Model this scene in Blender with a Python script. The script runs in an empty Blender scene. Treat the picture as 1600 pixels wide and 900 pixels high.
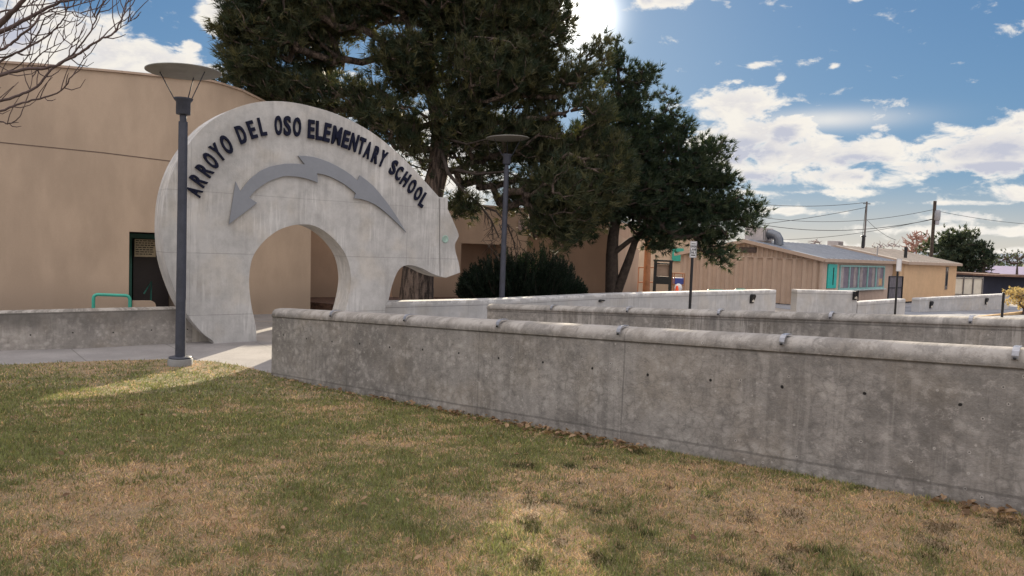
import bpy, bmesh, math, random
import numpy as np
from mathutils import Vector, Matrix
R = math.radians
random.seed(7); rng = np.random.default_rng(11)
scene = bpy.context.scene
COL = scene.collection

# ------------------------------------------------------------------ camera
F = 1150.0; CAMZ = 1.65; PITCH = R(3.2); ROLL = R(2.15)
_f = Vector((0, math.cos(PITCH), -math.sin(PITCH))); _r0 = Vector((1, 0, 0)); _u0 = Vector((0, math.sin(PITCH), math.cos(PITCH)))
_r = _r0*math.cos(ROLL) + _u0*math.sin(ROLL); _u = -_r0*math.sin(ROLL) + _u0*math.cos(ROLL)
CP = Vector((0, 0, CAMZ))
cd = bpy.data.cameras.new('camera'); cam = bpy.data.objects.new('camera', cd); COL.objects.link(cam)
cd.sensor_width = 36; cd.lens = F/1600*36; cd.clip_start = .05; cd.clip_end = 9000
m = Matrix((( _r.x, _u.x, -_f.x, 0), (_r.y, _u.y, -_f.y, 0), (_r.z, _u.z, -_f.z, CAMZ), (0, 0, 0, 1)))
cam.matrix_world = m
scene.camera = cam

def ray(px, py):
    return _f + _r*((px-800)/F) - _u*((py-450)/F)
def P(px, py, Y):                       # point at distance Y in front of the viewer
    d = ray(px, py); return CP + d*(Y/d.y)
_gy = [-60, -10, 0, 4.8, 5.9, 6.9, 7.9, 10, 11, 14, 18, 25, 30, 35, 42, 60, 400, 3000]
_gz = [.5, .2, .06, 0, -.085, -.17, -.25, -.40, -.43, -.37, -.40, -.45, -.55, -.72, -.80, -.88, -1.2, -3]
def G(Y): return float(np.interp(Y, _gy, _gz))
def PG(px, py):                         # where the ray meets the ground
    d = ray(px, py); Y = 2.0
    lo, hi = 1.5, 400
    for _ in range(60):
        mid = (lo+hi)/2; p = CP + d*(mid/d.y)
        if p.z > G(mid): lo = mid
        else: hi = mid
    return CP + d*(lo/d.y)
def XY(px, Y):                          # ground-plan x for a pixel column near the horizon
    p = P(px, 386+(px-800)*.0375, Y); p.z = 0; return p
def PLN(px, py, P0, d):                 # (s, z) on a vertical plane through P0 along d
    rr = ray(px, py); n = Vector((-d[1], d[0], 0))
    t = (Vector((P0[0], P0[1], 0)) - Vector((CP.x, CP.y, 0))).dot(n)/Vector((rr.x, rr.y, 0)).dot(n)
    p = CP + rr*t
    return ((p.x-P0[0])*d[0] + (p.y-P0[1])*d[1], p.z)

# ------------------------------------------------------------------ object helpers
def tag(o, label=None, cat=None, group=None, kind=None):
    if label: o['label'] = label
    if cat: o['category'] = cat
    if group: o['group'] = group
    if kind: o['kind'] = kind
    return o
def empty(name, loc, label, cat, group=None):
    o = bpy.data.objects.new(name, None); COL.objects.link(o); o.location = loc
    o.empty_display_size = .2
    return tag(o, label, cat, group)
def link(name, me, mat, parent=None, bevel=0):
    if isinstance(mat, (list, tuple)):
        for mm in mat: me.materials.append(mm)
    elif mat: me.materials.append(mat)
    o = bpy.data.objects.new(name, me); COL.objects.link(o)
    if parent:
        o.parent = parent
        w = Vector(parent.location) if parent.type == 'EMPTY' else Vector((0, 0, 0))   # meshes are built in world space
        o.matrix_parent_inverse = Matrix.Translation(-w)
    if bevel:
        b = o.modifiers.new('bevel', 'BEVEL'); b.width = bevel; b.segments = 2; b.limit_method = 'ANGLE'; b.angle_limit = R(40)
    return o
def pyd(V, Fs, smooth=None):
    me = bpy.data.meshes.new('m'); me.from_pydata([tuple(v) for v in V], [], Fs); me.update()
    if smooth is not None:
        for p, s in zip(me.polygons, smooth): p.use_smooth = s
    return me
class MB:
    def __init__(s): s.V = []; s.F = []; s.S = []
    def add(s, V, Fs, sm=False):
        b = len(s.V); s.V += [tuple(v) for v in V]; s.F += [tuple(i+b for i in f) for f in Fs]; s.S += [sm]*len(Fs)
    def box(s, c, size, ax=None):       # ax: 3 axis vectors
        c = Vector(c); ax = ax or (Vector((1,0,0)), Vector((0,1,0)), Vector((0,0,1)))
        V = [c + ax[0]*(size[0]/2*i) + ax[1]*(size[1]/2*j) + ax[2]*(size[2]/2*k) for i in (-1,1) for j in (-1,1) for k in (-1,1)]
        s.add(V, [(0,1,3,2),(4,6,7,5),(0,4,5,1),(2,3,7,6),(0,2,6,4),(1,5,7,3)])
        return s
    def tube(s, pts, rad, n=8, cap=True, sm=True):
        pts = [Vector(p) for p in pts]
        if not isinstance(rad, (list, tuple)): rad = [rad]*len(pts)
        V = []; Fs = []
        prev = None
        for i, p in enumerate(pts):
            t = (pts[min(i+1, len(pts)-1)] - pts[max(i-1, 0)]).normalized()
            a = prev if prev is not None else (Vector((0,0,1)) if abs(t.z) < .9 else Vector((1,0,0)))
            x = (a - t*a.dot(t)).normalized(); y = t.cross(x); prev = x
            for k in range(n):
                an = 2*math.pi*k/n; V.append(p + (x*math.cos(an)+y*math.sin(an))*rad[i])
        for i in range(len(pts)-1):
            for k in range(n):
                Fs.append((i*n+k, i*n+(k+1) % n, (i+1)*n+(k+1) % n, (i+1)*n+k))
        s.add(V, Fs, sm)
        if cap:
            s.add(V[:n], [tuple(range(n))[::-1]]); s.add(V[-n:], [tuple(range(n))])
        return s
    def lathe(s, base, prof, n=24, axis=None):
        base = Vector(base); z = Vector(axis or (0,0,1)).normalized(); x = z.orthogonal().normalized(); y = z.cross(x)
        V = []; Fs = []
        for r, h in prof:
            for k in range(n):
                a = 2*math.pi*k/n; V.append(base + z*h + (x*math.cos(a)+y*math.sin(a))*r)
        for i in range(len(prof)-1):
            for k in range(n): Fs.append((i*n+k, i*n+(k+1) % n, (i+1)*n+(k+1) % n, (i+1)*n+k))
        s.add(V, Fs, True)
        s.add(V[:n], [tuple(range(n))[::-1]]); s.add(V[-n:], [tuple(range(n))])
        return s
    def mesh(s):
        me = bpy.data.meshes.new('m'); me.from_pydata(s.V, [], s.F); me.update()
        me.polygons.foreach_set('use_smooth', s.S)
        return me
    def build(s, name, mat, parent=None, bevel=0): return link(name, s.mesh(), mat, parent, bevel)
def prism(outline, P0, d, z0, thick, back=0.0):
    """outline: (s, z) points on the vertical plane through P0 along d; extruded away from the viewer"""
    n = Vector((-d[1], d[0], 0)); 
    if n.y < 0: n = -n
    bm = bmesh.new()
    vs = [bm.verts.new(Vector((P0[0]+d[0]*s, P0[1]+d[1]*s, z)) + n*back) for s, z in outline]
    f = bm.faces.new(vs); 
    r = bmesh.ops.extrude_face_region(bm, geom=[f])
    for v in [g for g in r['geom'] if isinstance(g, bmesh.types.BMVert)]: v.co += n*thick
    bmesh.ops.recalc_face_normals(bm, faces=bm.faces)
    big = [f for f in bm.faces if len(f.verts) > 4]
    bmesh.ops.triangulate(bm, faces=big)
    me = bpy.data.meshes.new('m'); bm.to_mesh(me); bm.free(); return me
def tris(name, V, mat, parent=None, col=None, sides=3):
    """V: (N*sides,3) array of independent faces; col: (N,) grey or (N,3) attribute 'tint'"""
    n = len(V)//sides
    me = bpy.data.meshes.new('m'); me.vertices.add(n*sides); me.vertices.foreach_set('co', np.asarray(V, np.float32).ravel())
    me.loops.add(n*sides); me.loops.foreach_set('vertex_index', np.arange(n*sides, dtype=np.int32))
    me.polygons.add(n); me.polygons.foreach_set('loop_start', np.arange(0, n*sides, sides, dtype=np.int32))
    me.polygons.foreach_set('loop_total', np.full(n, sides, np.int32)); me.update(calc_edges=True)
    if col is not None:
        a = me.color_attributes.new('tint', 'FLOAT_COLOR', 'POINT')
        c = np.ones((n*sides, 4), np.float32); cc = np.asarray(col, np.float32)
        if cc.ndim == 1: cc = np.stack([cc]*3, 1)
        c[:, :3] = np.repeat(cc, sides, 0); a.data.foreach_set('color', c.ravel())
    return link(name, me, mat, parent)

# ------------------------------------------------------------------ node helpers
class NT:
    def __init__(s, tree): s.t = tree; s.n = tree.nodes; s.l = tree.links
    def new(s, t, **k):
        nd = s.n.new(t)
        for a, b in k.items(): setattr(nd, a, b)
        return nd
    def inp(s, sock, v):
        if hasattr(v, 'links') or isinstance(v, bpy.types.NodeSocket): s.l.new(v, sock)
        elif v is not None:
            if isinstance(v, (tuple, list)) and len(v) == 3 and sock.type == 'RGBA': v = (*v, 1)
            sock.default_value = v
    def M(s, op, a, b=None, c=None, clamp=False):
        nd = s.new('ShaderNodeMath', operation=op, use_clamp=clamp)
        for i, v in enumerate((a, b, c)):
            if v is not None: s.inp(nd.inputs[i], v)
        return nd.outputs[0]
    def VM(s, op, a, b=None, c=None):
        nd = s.new('ShaderNodeVectorMath', operation=op)
        for i, v in enumerate((a, b, c)):
            if v is not None: s.inp(nd.inputs[i], v)
        return nd.outputs['Value'] if op in ('DOT_PRODUCT', 'LENGTH', 'DISTANCE') else nd.outputs[0]
    def ramp(s, fac, lo, hi, a=0.0, b=1.0, smooth=True):
        nd = s.new('ShaderNodeMapRange', interpolation_type='SMOOTHSTEP' if smooth else 'LINEAR')
        nd.clamp = True
        for i, v in enumerate((fac, lo, hi, a, b)): s.inp(nd.inputs[i], v)
        return nd.outputs[0]
    def mix(s, f, a, b, mode='MIX'):
        nd = s.new('ShaderNodeMix', data_type='RGBA', blend_type=mode)
        s.inp(nd.inputs[0], f); s.inp(nd.inputs[6], a); s.inp(nd.inputs[7], b); return nd.outputs[2]
    def noise(s, vec, scale, detail=4, rough=.55, dist=0.0):
        nd = s.new('ShaderNodeTexNoise'); s.inp(nd.inputs['Vector'], vec); nd.inputs['Scale'].default_value = scale
        nd.inputs['Detail'].default_value = detail; nd.inputs['Roughness'].default_value = rough; nd.inputs['Distortion'].default_value = dist
        return nd.outputs['Fac']
    def vor(s, vec, scale, feature='F1', rnd=1.0):
        nd = s.new('ShaderNodeTexVoronoi', feature=feature); s.inp(nd.inputs['Vector'], vec); nd.inputs['Scale'].default_value = scale
        nd.inputs['Randomness'].default_value = rnd
        return nd.outputs['Distance']
    def sep(s, v):
        nd = s.new('ShaderNodeSeparateXYZ'); s.inp(nd.inputs[0], v); return nd.outputs
    def comb(s, x, y, z=0.0):
        nd = s.new('ShaderNodeCombineXYZ')
        for i, v in enumerate((x, y, z)): s.inp(nd.inputs[i], v)
        return nd.outputs[0]
def material(name):
    mt = bpy.data.materials.new(name); mt.use_nodes = True
    nt = NT(mt.node_tree); b = mt.node_tree.nodes['Principled BSDF']
    geo = nt.new('ShaderNodeNewGeometry')
    return mt, nt, b, geo.outputs['Position']
def bump(nt, b, h, strength=.3, dist=.01):
    bp = nt.new('ShaderNodeBump'); bp.inputs['Strength'].default_value = strength; bp.inputs['Distance'].default_value = dist
    nt.inp(bp.inputs['Height'], h); nt.l.new(bp.outputs[0], b.inputs['Normal'])
def sc(c, k): return tuple(min(x*k, 1) for x in c)
def simple(name, c, rough=.7, metal=0, var=.12, scale=6, bmp=.15, spec=.4):
    mt, nt, b, pos = material(name)
    n1 = nt.noise(pos, scale, 5, .6); n2 = nt.noise(pos, scale*9, 3, .6)
    f = nt.M('ADD', nt.M('MULTIPLY', n1, .65), nt.M('MULTIPLY', n2, .35))
    col = nt.mix(nt.ramp(f, .35, .65), sc(c, 1-var), sc(c, 1+var))
    nt.inp(b.inputs['Base Color'], col); b.inputs['Roughness'].default_value = rough; b.inputs['Metallic'].default_value = metal
    b.inputs['Specular IOR Level'].default_value = spec
    if bmp: bump(nt, b, n2, bmp, .004)
    return mt
def stucco(name, c):
    mt, nt, b, pos = material(name)
    v = nt.VM('MULTIPLY', pos, (1, 1, .35))
    big = nt.noise(pos, .35, 3, .5); st = nt.noise(v, 1.6, 5, .6); fine = nt.noise(pos, 60, 3, .7)
    f = nt.M('ADD', nt.M('MULTIPLY', big, .5), nt.M('MULTIPLY', st, .5))
    col = nt.mix(nt.ramp(f, .38, .62), sc(c, .88), sc(c, 1.08))
    col = nt.mix(nt.ramp(fine, .3, .7), nt.mix(1.0, col, (.93, .93, .93), 'MULTIPLY'), col)
    z = nt.sep(pos)[2]                  # splashed dirt at the foot of the wall, ragged
    dirt = nt.ramp(nt.M('SUBTRACT', z, nt.M('MULTIPLY', st, .9)), -.65, .1, .35, 0)
    col = nt.mix(dirt, col, (.2, .16, .13))
    nt.inp(b.inputs['Base Color'], col); b.inputs['Roughness'].default_value = .92; b.inputs['Specular IOR Level'].default_value = .2
    bump(nt, b, fine, .35, .006)
    return mt
def concrete(name, c, uv=False, holes=False, age=1.0, lines=None, seed=0.0, drips=0.0, cap=.13, soot=0.0):
    """cast concrete: blotches, map cracking, efflorescence, bug holes, form lines"""
    mt, nt, b, pos = material(name)
    if uv:
        u = nt.new('ShaderNodeUVMap'); vec = u.outputs[0]; s_ = nt.sep(vec); U, Vv = s_[0], s_[1]
    else:
        s_ = nt.sep(pos); U, Vv = s_[0], s_[2]; vec = pos
    pz = nt.VM('ADD', vec, (seed, seed*.7, seed*.3))
    big = nt.noise(pz, .9, 4, .6); med = nt.noise(pz, 4.5, 6, .65); fine = nt.noise(pz, 38, 4, .7)
    f = nt.M('ADD', nt.M('MULTIPLY', big, .45), nt.M('ADD', nt.M('MULTIPLY', med, .4), nt.M('MULTIPLY', fine, .15)))
    col = nt.mix(nt.ramp(f, .36, .64), sc(c, 1-.3*age), sc(c, 1+.28*age))
    warm = nt.noise(pz, 1.7, 3, .5)
    col = nt.mix(nt.ramp(warm, .45, .7, 0, .45), col, nt.mix(1.0, col, (1.08, 1.0, .88), 'MULTIPLY'))
    wv = nt.new('ShaderNodeTexNoise'); nt.inp(wv.inputs['Vector'], pz); wv.inputs['Scale'].default_value = 5; wv.inputs['Detail'].default_value = 4
    wvec = nt.VM('ADD', pz, nt.VM('SCALE', wv.outputs['Color'], None)); 
    wvec.node.inputs[1].links[0].from_node.inputs['Scale'].default_value = .22
    if age > .6:
        cr = nt.vor(wvec, 10, 'DISTANCE_TO_EDGE'); crm = nt.ramp(cr, .0, .10, 1, 0)
        patch = nt.ramp(nt.noise(pz, 1.3, 3, .5), .38, .55, .25, 1)
        col = nt.mix(nt.M('MULTIPLY', nt.M('MULTIPLY', crm, patch), .30*age), col, sc(c, .42))
        cell = nt.vor(wvec, 10, 'F1'); eff = nt.M('MULTIPLY', nt.ramp(cell, .6, .1, .0, 1), nt.ramp(nt.noise(pz, 3.6, 5, .65), .44, .60))
        col = nt.mix(nt.M('MULTIPLY', eff, .55), col, sc(c, 1.9))
        sc_ = nt.noise(pz, 11, 6, .75); col = nt.mix(nt.ramp(sc_, .52, .66, 0, .65*age), col, sc(c, 1.6)); col = nt.mix(nt.ramp(sc_, .46, .34, 0, .6*age), col, sc(c, .55))
        # white lime specks with dark pits
        sp = nt.vor(pz, 9.5, 'F1'); spm = nt.ramp(nt.noise(pz, 1.1, 2, .5), .43, .52)
        col = nt.mix(nt.M('MULTIPLY', nt.ramp(sp, .14, .08), nt.M('MULTIPLY', spm, .7)), col, sc(c, 2.1))
        col = nt.mix(nt.M('MULTIPLY', nt.ramp(sp, .07, .045), spm), col, sc(c, .18))
    pits = nt.vor(pz, 26, 'F1'); pm = nt.ramp(pits, .09, .05)
    col = nt.mix(nt.M('MULTIPLY', pm, nt.ramp(fine, .5, .6)), col, sc(c, .35))
    if drips:
        dv = nt.VM('MULTIPLY', pz, (9, .5, 1) if uv else (9, 9, .6)); dn = nt.noise(dv, 1.6, 5, .65)
        dm = nt.M('MULTIPLY', nt.ramp(dn, .49, .58), nt.ramp(nt.noise(pz, .8, 2), .4, .6))
        col = nt.mix(nt.M('MULTIPLY', dm, drips), col, sc(c, 1.7))
        dk = nt.ramp(nt.noise(nt.VM('MULTIPLY', pz, (4, .35, 1) if uv else (4, 4, .4)), 1.3, 4), .52, .7)
        col = nt.mix(nt.M('MULTIPLY', dk, .75*drips), col, sc(c, .5))
    if soot:                                    # black rain staining below the top edge
        sn = nt.noise(nt.VM('MULTIPLY', pz, (5, .6, 1)), 1.5, 5, .6); sm_ = nt.M('MULTIPLY', nt.ramp(nt.M('ADD', Vv, nt.M('MULTIPLY', sn, .5)), -.18, .14), nt.ramp(big, .4, .55, .35, 1))
        col = nt.mix(nt.M('MULTIPLY', sm_, soot), col, sc(c, .35))
    if lines:
        for axis, pos0, w, dark in lines:       # fixed form lines
            q = U if axis == 'u' else Vv
            wob = nt.M('MULTIPLY', nt.M('SUBTRACT', med, .5), .02)
            dd = nt.M('ABSOLUTE', nt.M('ADD', nt.M('SUBTRACT', q, pos0), wob))
            lm = nt.M('MULTIPLY', nt.ramp(dd, w*.4, w*1.3, 1, 0), nt.ramp(warm, .25, .5, .45, 1))
            col = nt.mix(nt.M('MULTIPLY', lm, dark), col, sc(c, .35))
    if holes:
        um = nt.M('SUBTRACT', nt.M('FRACT', nt.M('DIVIDE', U, .62)), .5)
        vm = nt.M('DIVIDE', nt.M('ADD', nt.M('ADD', Vv, .40), nt.M('MULTIPLY', nt.M('SUBTRACT', warm, .5), .12)), .62)
        hd = nt.M('SQRT', nt.M('ADD', nt.M('MULTIPLY', um, um), nt.M('MULTIPLY', vm, vm)))
        col = nt.mix(nt.ramp(hd, .026, .016), col, (.02, .018, .017))
    if uv:                                      # grime under the coping; its mottled top paled in colour for skylight
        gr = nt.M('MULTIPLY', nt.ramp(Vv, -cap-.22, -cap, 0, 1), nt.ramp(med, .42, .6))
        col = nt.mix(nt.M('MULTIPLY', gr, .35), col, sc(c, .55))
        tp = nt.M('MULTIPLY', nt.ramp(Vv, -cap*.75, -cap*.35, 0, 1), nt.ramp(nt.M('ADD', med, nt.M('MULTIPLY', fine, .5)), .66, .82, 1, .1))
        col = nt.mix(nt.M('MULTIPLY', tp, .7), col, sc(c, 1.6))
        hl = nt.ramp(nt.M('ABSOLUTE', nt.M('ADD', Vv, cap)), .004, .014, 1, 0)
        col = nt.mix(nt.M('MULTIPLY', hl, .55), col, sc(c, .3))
    nt.inp(b.inputs['Base Color'], col); b.inputs['Roughness'].default_value = .9; b.inputs['Specular IOR Level'].default_value = .25
    bump(nt, b, nt.M('ADD', nt.M('MULTIPLY', fine, .6), med), .6*age, .016)
    return mt

# ------------------------------------------------------------------ materials
M_ = {}
M_['stucco'] = stucco('tan_stucco', (.46, .35, .262))
M_['stucco2'] = stucco('tan_stucco_wing', (.50, .355, .26))  # redder tan of the low wing, one even base colour
M_['stucco3'] = stucco('brown_stucco', (.42, .285, .205))
M_['navy'] = simple('navy_letters', (.010, .012, .028), .75, 0, .1, 8, .05, .12)
M_['arrow'] = simple('grey_painted_metal', (.235, .245, .27), .42, .2, .05, 2, .03)
M_['lamp'] = simple('blue_grey_paint', (.052, .056, .075), .5, .1, .18, 5, .05)
M_['lampdisc'] = simple('lamp_disc_paint', (.26, .25, .23), .5, .1, .12, 4, .03)
M_['teal'] = simple('teal_paint', (.05, .36, .27), .4, 0, .08, 5, .03)
M_['darkteal'] = simple('dark_teal_paint', (.012, .09, .07), .5, 0, .1, 5, .03)
M_['black'] = simple('black_metal', (.012, .012, .014), .45, 0, .1, 5, .03)
M_['dark'] = simple('dark_void', (.018, .016, .016), .9, 0, .1, 5, .03)
M_['white'] = simple('white_paint', (.62, .62, .63), .6, 0, .06, 5, .03)
M_['galv'] = simple('galvanised_metal', (.36, .36, .385), .4, .55, .15, 30, .05)
mt, nt, b, pos = material('pine_bark')
v = nt.VM('MULTIPLY', pos, (1, 1, .16)); n1 = nt.noise(v, 11, 5, .65, .6); n2 = nt.noise(pos, 30, 4, .7)
nt.inp(b.inputs['Base Color'], nt.mix(nt.ramp(nt.M('ADD', nt.M('MULTIPLY', n1, .8), nt.M('MULTIPLY', n2, .2)), .42, .6), (.035, .025, .02), (.17, .125, .10)))
b.inputs['Roughness'].default_value = .95; bump(nt, b, n1, 1.0, .05); M_['bark'] = mt
M_['barkd'] = simple('dark_bark', (.05, .038, .032), .95, 0, .4, 7, .6)
M_['twig'] = simple('twig_bark', (.10, .07, .065), .9, 0, .2, 12, .2)
M_['mulch'] = simple('mulch', (.085, .045, .03), .95, 0, .5, 9, .8)
M_['orange'] = simple('orange_plastic', (.8, .08, .02), .5)
M_['blue'] = simple('blue_plastic', (.04, .06, .25), .5)
M_['roofgrey'] = simple('grey_metal_roof', (.24, .255, .29), .45, .3, .12, 1.5, .03)
M_['rooftan'] = simple('tan_metal_roof', (.45, .39, .33), .6, .1, .1, 1.5, .03)
M_['fascia'] = simple('tan_fascia', (.42, .31, .235), .6, 0, .08, 3, .03)
M_['glass'] = simple('window_glass', (.05, .055, .06), .08, 0, .3, 1, 0, .8)
M_['curtain'] = simple('pale_curtain', (.34, .29, .28), .8, 0, .25, 3, .03)
M_['post'] = simple('rust_brown_wood', (.32, .15, .075), .8, 0, .2, 5, .2)
M_['navyshed'] = simple('dark_navy_wall', (.016, .018, .035), .7, 0, .2, 2, .05)
M_['purpleroof'] = simple('purple_grey_shingles', (.26, .22, .32), .8, 0, .12, 3, .05)
M_['brick'] = simple('red_brown_brick', (.17, .10, .075), .9, 0, .3, 3, .2)
M_['cream'] = simple('cream_paint', (.60, .55, .46), .8, 0, .08, 2, .05)
M_['yellow'] = simple('yellow_kerb_paint', (.5, .33, .16), .8, 0, .2, 4, .1)
M_['beige'] = stucco('beige_wall', (.62, .47, .34))
M_['curtaindark'] = simple('violet_grey_curtain', (.2, .17, .2), .8, 0, .2, 3, 0)

def leafmat(name, rgb_lo, rgb_hi, rough=.6, trans=.25):
    mt, nt, b, pos = material(name)
    a = nt.new('ShaderNodeAttribute', attribute_name='tint'); t = nt.sep(a.outputs['Vector'])
    col = nt.mix(t[0], rgb_lo, rgb_hi)
    nt.inp(b.inputs['Base Color'], col); b.inputs['Roughness'].default_value = rough; b.inputs['Specular IOR Level'].default_value = .25
    if trans:
        tr = nt.new('ShaderNodeBsdfTranslucent'); nt.inp(tr.inputs[0], nt.mix(1.0, col, (1.6, 1.5, .8), 'MULTIPLY'))
        ms = nt.new('ShaderNodeMixShader'); ms.inputs[0].default_value = trans
        nt.l.new(b.outputs[0], ms.inputs[1]); nt.l.new(tr.outputs[0], ms.inputs[2])
        nt.l.new(ms.outputs[0], mt.node_tree.nodes['Material Output'].inputs[0])
    return mt
M_['needle'] = leafmat('pine_needles', (.026, .040, .022), (.125, .115, .055))
M_['needle2'] = leafmat('dark_pine_needles', (.022, .042, .026), (.07, .085, .045))
M_['juniper'] = leafmat('juniper_foliage', (.008, .018, .012), (.035, .055, .032), .6, .1)
M_['evergreen'] = leafmat('far_evergreen', (.03, .05, .035), (.09, .11, .07))
M_['dryleaf'] = leafmat('dry_leaves', (.12, .07, .04), (.40, .27, .165), .8, .2)
M_['yellowleaf'] = leafmat('golden_shrub_leaves', (.40, .30, .14), (.66, .55, .32), .7, .2)
def rgbleaf(name):
    mt, nt, b, pos = material(name)
    a = nt.new('ShaderNodeAttribute', attribute_name='tint')
    nt.l.new(a.outputs['Color'], b.inputs['Base Color']); b.inputs['Roughness'].default_value = .75; b.inputs['Specular IOR Level'].default_value = .15
    tr = nt.new('ShaderNodeBsdfTranslucent'); nt.l.new(a.outputs['Color'], tr.inputs[0])
    ms = nt.new('ShaderNodeMixShader'); ms.inputs[0].default_value = .3
    nt.l.new(b.outputs[0], ms.inputs[1]); nt.l.new(tr.outputs[0], ms.inputs[2])
    nt.l.new(ms.outputs[0], mt.node_tree.nodes['Material Output'].inputs[0])
    return mt
M_['grass'] = rgbleaf('grass_blades')

# ------------------------------------------------------------------ 2-D noise in numpy
def vnoise(x, y, seed=0):
    xi = np.floor(x).astype(np.int64); yi = np.floor(y).astype(np.int64); xf = x-xi; yf = y-yi
    def h(a, b):
        n = (a*374761393 + b*668265263 + seed*974711) & 0x7fffffff
        n = ((n ^ (n >> 13))*1274126177) & 0x7fffffff
        return ((n ^ (n >> 16)) & 0xffff)/65535.0
    u = xf*xf*(3-2*xf); v = yf*yf*(3-2*yf)
    return (h(xi, yi)*(1-u)+h(xi+1, yi)*u)*(1-v) + (h(xi, yi+1)*(1-u)+h(xi+1, yi+1)*u)*v
def fbm(x, y, seed=0, o=4):
    s = 0; a = .5; t = 0
    for i in range(o):
        s = s + a*vnoise(x*2**i, y*2**i, seed+i*7); t += a; a *= .55
    return s/t

# ------------------------------------------------------------------ plan geometry shared by several things
PD = (math.cos(R(38)), math.sin(R(38)))                 # direction of the bear slab
PP = XY(320, 13.6)                                       # its near left foot
sundir = ray(905, 28).normalized()

# ------------------------------------------------------------------ ground sheets
def ystrip(poly, dz, dy=.5, xdiv=1):
    ys = [p[1] for p in poly]; y0, y1 = min(ys), max(ys)
    rows = list(np.arange(y0+1e-4, y1, dy)) + [y1-1e-4]
    rows = sorted(set(rows + [g for g in _gy if y0 < g < y1] + [min(max(y+1e-4, y0), y1-1e-4) for y in ys]))
    V = []; Fs = []
    for Y in rows:
        xs = []
        for i in range(len(poly)):
            a, b = poly[i], poly[(i+1) % len(poly)]
            if (a[1]-Y)*(b[1]-Y) < 0: xs.append(a[0]+(b[0]-a[0])*(Y-a[1])/(b[1]-a[1]))
        if len(xs) < 2: xs = [poly[0][0]]*2
        x0, x1 = min(xs), max(xs)
        for k in range(xdiv+1): V.append((x0+(x1-x0)*k/xdiv, Y, G(Y)+dz))
    n = xdiv+1
    for i in range(len(rows)-1):
        for k in range(xdiv): Fs.append((i*n+k, i*n+k+1, (i+1)*n+k+1, (i+1)*n+k))
    return pyd(V, Fs)
# the wide ground: packed earth and old paving
mt, nt, b, pos = material('ground_earth')
n1 = nt.noise(pos, .25, 5, .6); n2 = nt.noise(pos, 7, 5, .65)
nt.inp(b.inputs['Base Color'], nt.mix(nt.ramp(nt.M('ADD', nt.M('MULTIPLY', n1, .5), nt.M('MULTIPLY', n2, .5)), .38, .62), (.22, .185, .155), (.33, .29, .25)))
b.inputs['Roughness'].default_value = .95; bump(nt, b, n2, .4, .02)
rows = [-60, -30, -10, 0] + [y for y in _gy if y > 0 and y < 3000] + [8.8, 12.5, 90, 150, 250, 700, 1200, 2000, 5000]
rows = sorted(set(rows)); V = []; Fs = []
for Y in rows:
    w = 60 + abs(Y)*1.6
    for k in range(5): V.append((-w+2*w*k/4, Y, G(Y)))
for i in range(len(rows)-1):
    for k in range(4): Fs.append((i*5+k, i*5+k+1, i*5+6+k, i*5+5+k))
tag(link('ground', pyd(V, Fs), mt), kind='structure')

# retaining-wall lines worked out from the spacing of the clips
W1A = XY(428, 11.02); W1B = XY(1600, 4.83)
d1 = Vector((W1B.x-W1A.x, W1B.y-W1A.y, 0)).normalized()
# lawn: bounded by the front wall and the footpath
edge = [PG(px, py) for px, py in ((-200, 573), (0, 571), (90, 567), (180, 564), (262, 562), (330, 565), (380, 573), (427, 585))]
W1E = W1B + d1*9
lawn_poly = [(-30, -12), (W1E.x+6, -12), (W1E.x, W1E.y), (W1A.x, W1A.y)] + [(p.x, p.y) for p in reversed(edge)] + [(-30, edge[0].y-3)]
_w1n = Vector((-d1.y, d1.x)); 
def inlawn(X, Y):
    ok = np.zeros(len(X), bool); poly = lawn_poly; j = len(poly)-1
    for i in range(len(poly)):
        xi, yi = poly[i]; xj, yj = poly[j]
        c = ((yi > Y) != (yj > Y)) & (X < (xj-xi)*(Y-yi)/(yj-yi+1e-12)+xi)
        ok ^= c; j = i
    return ok
_patch = []                              # (x, y, radius, dryness)
for px, py, r, a in ((60, 700, 1.6, -.5), (150, 610, 2.2, -.35), (320, 650, 2.4, -.4), (480, 620, 1.5, -.3), (620, 680, .9, -.25), (540, 755, .5, -.5), (650, 720, .6, -.35),
                     (850, 710, .6, -.45), (470, 715, .9, .35), (300, 770, .9, .45), (100, 790, .8, .5), (200, 830, .5, .35), (760, 690, .5, .2), (830, 770, .4, .35),
                     (640, 840, .35, -.5), (820, 860, .3, -.6), (900, 830, .25, -.4), (1080, 790, .2, -.5), (1020, 830, .16, -.6), (1000, 740, .7, .5), (1250, 810, .7, .5), (1450, 850, .7, .5), (1120, 860, .5, .4), (1300, 770, .4, .2),
                     (270, 575, .6, .35), (200, 568, .6, .2), (340, 575, .5, .3), (700, 870, .3, .2), (450, 860, .4, .25), (240, 860, .3, -.3), (600, 790, .25, -.4), (950, 720, .25, -.4), (730, 735, .3, -.4), (560, 600, .5, -.35)):
    p = PG(px, py); _patch.append((p.x, p.y, r, a))
def dryness(X, Y):
    v = .52 + (fbm(X*1.1+31, Y*1.1+9, 3)-.5)*1.2 + (fbm(X*5, Y*5, 8)-.5)*1.7 + (fbm(X*14, Y*14, 18)-.5)*1.5
    for x, y, r, a in _patch: v = v + .6*a*np.exp(-((X-x)**2+(Y-y)**2)/(r*r))
    # greener fringe along the foot of the wall
    dw = (X-W1A.x)*_w1n.x + (Y-W1A.y)*_w1n.y
    v = v - .35*np.exp(-(dw/.18)**2)*(vnoise(X*3, Y*3, 5) > .4)
    return np.clip(v, 0, 1)
mt, nt, b, pos = material('lawn_soil')
a = nt.new('ShaderNodeAttribute', attribute_name='tint'); n2 = nt.noise(pos, 45, 5, .7); n3 = nt.noise(pos, 9, 4, .6)
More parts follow.
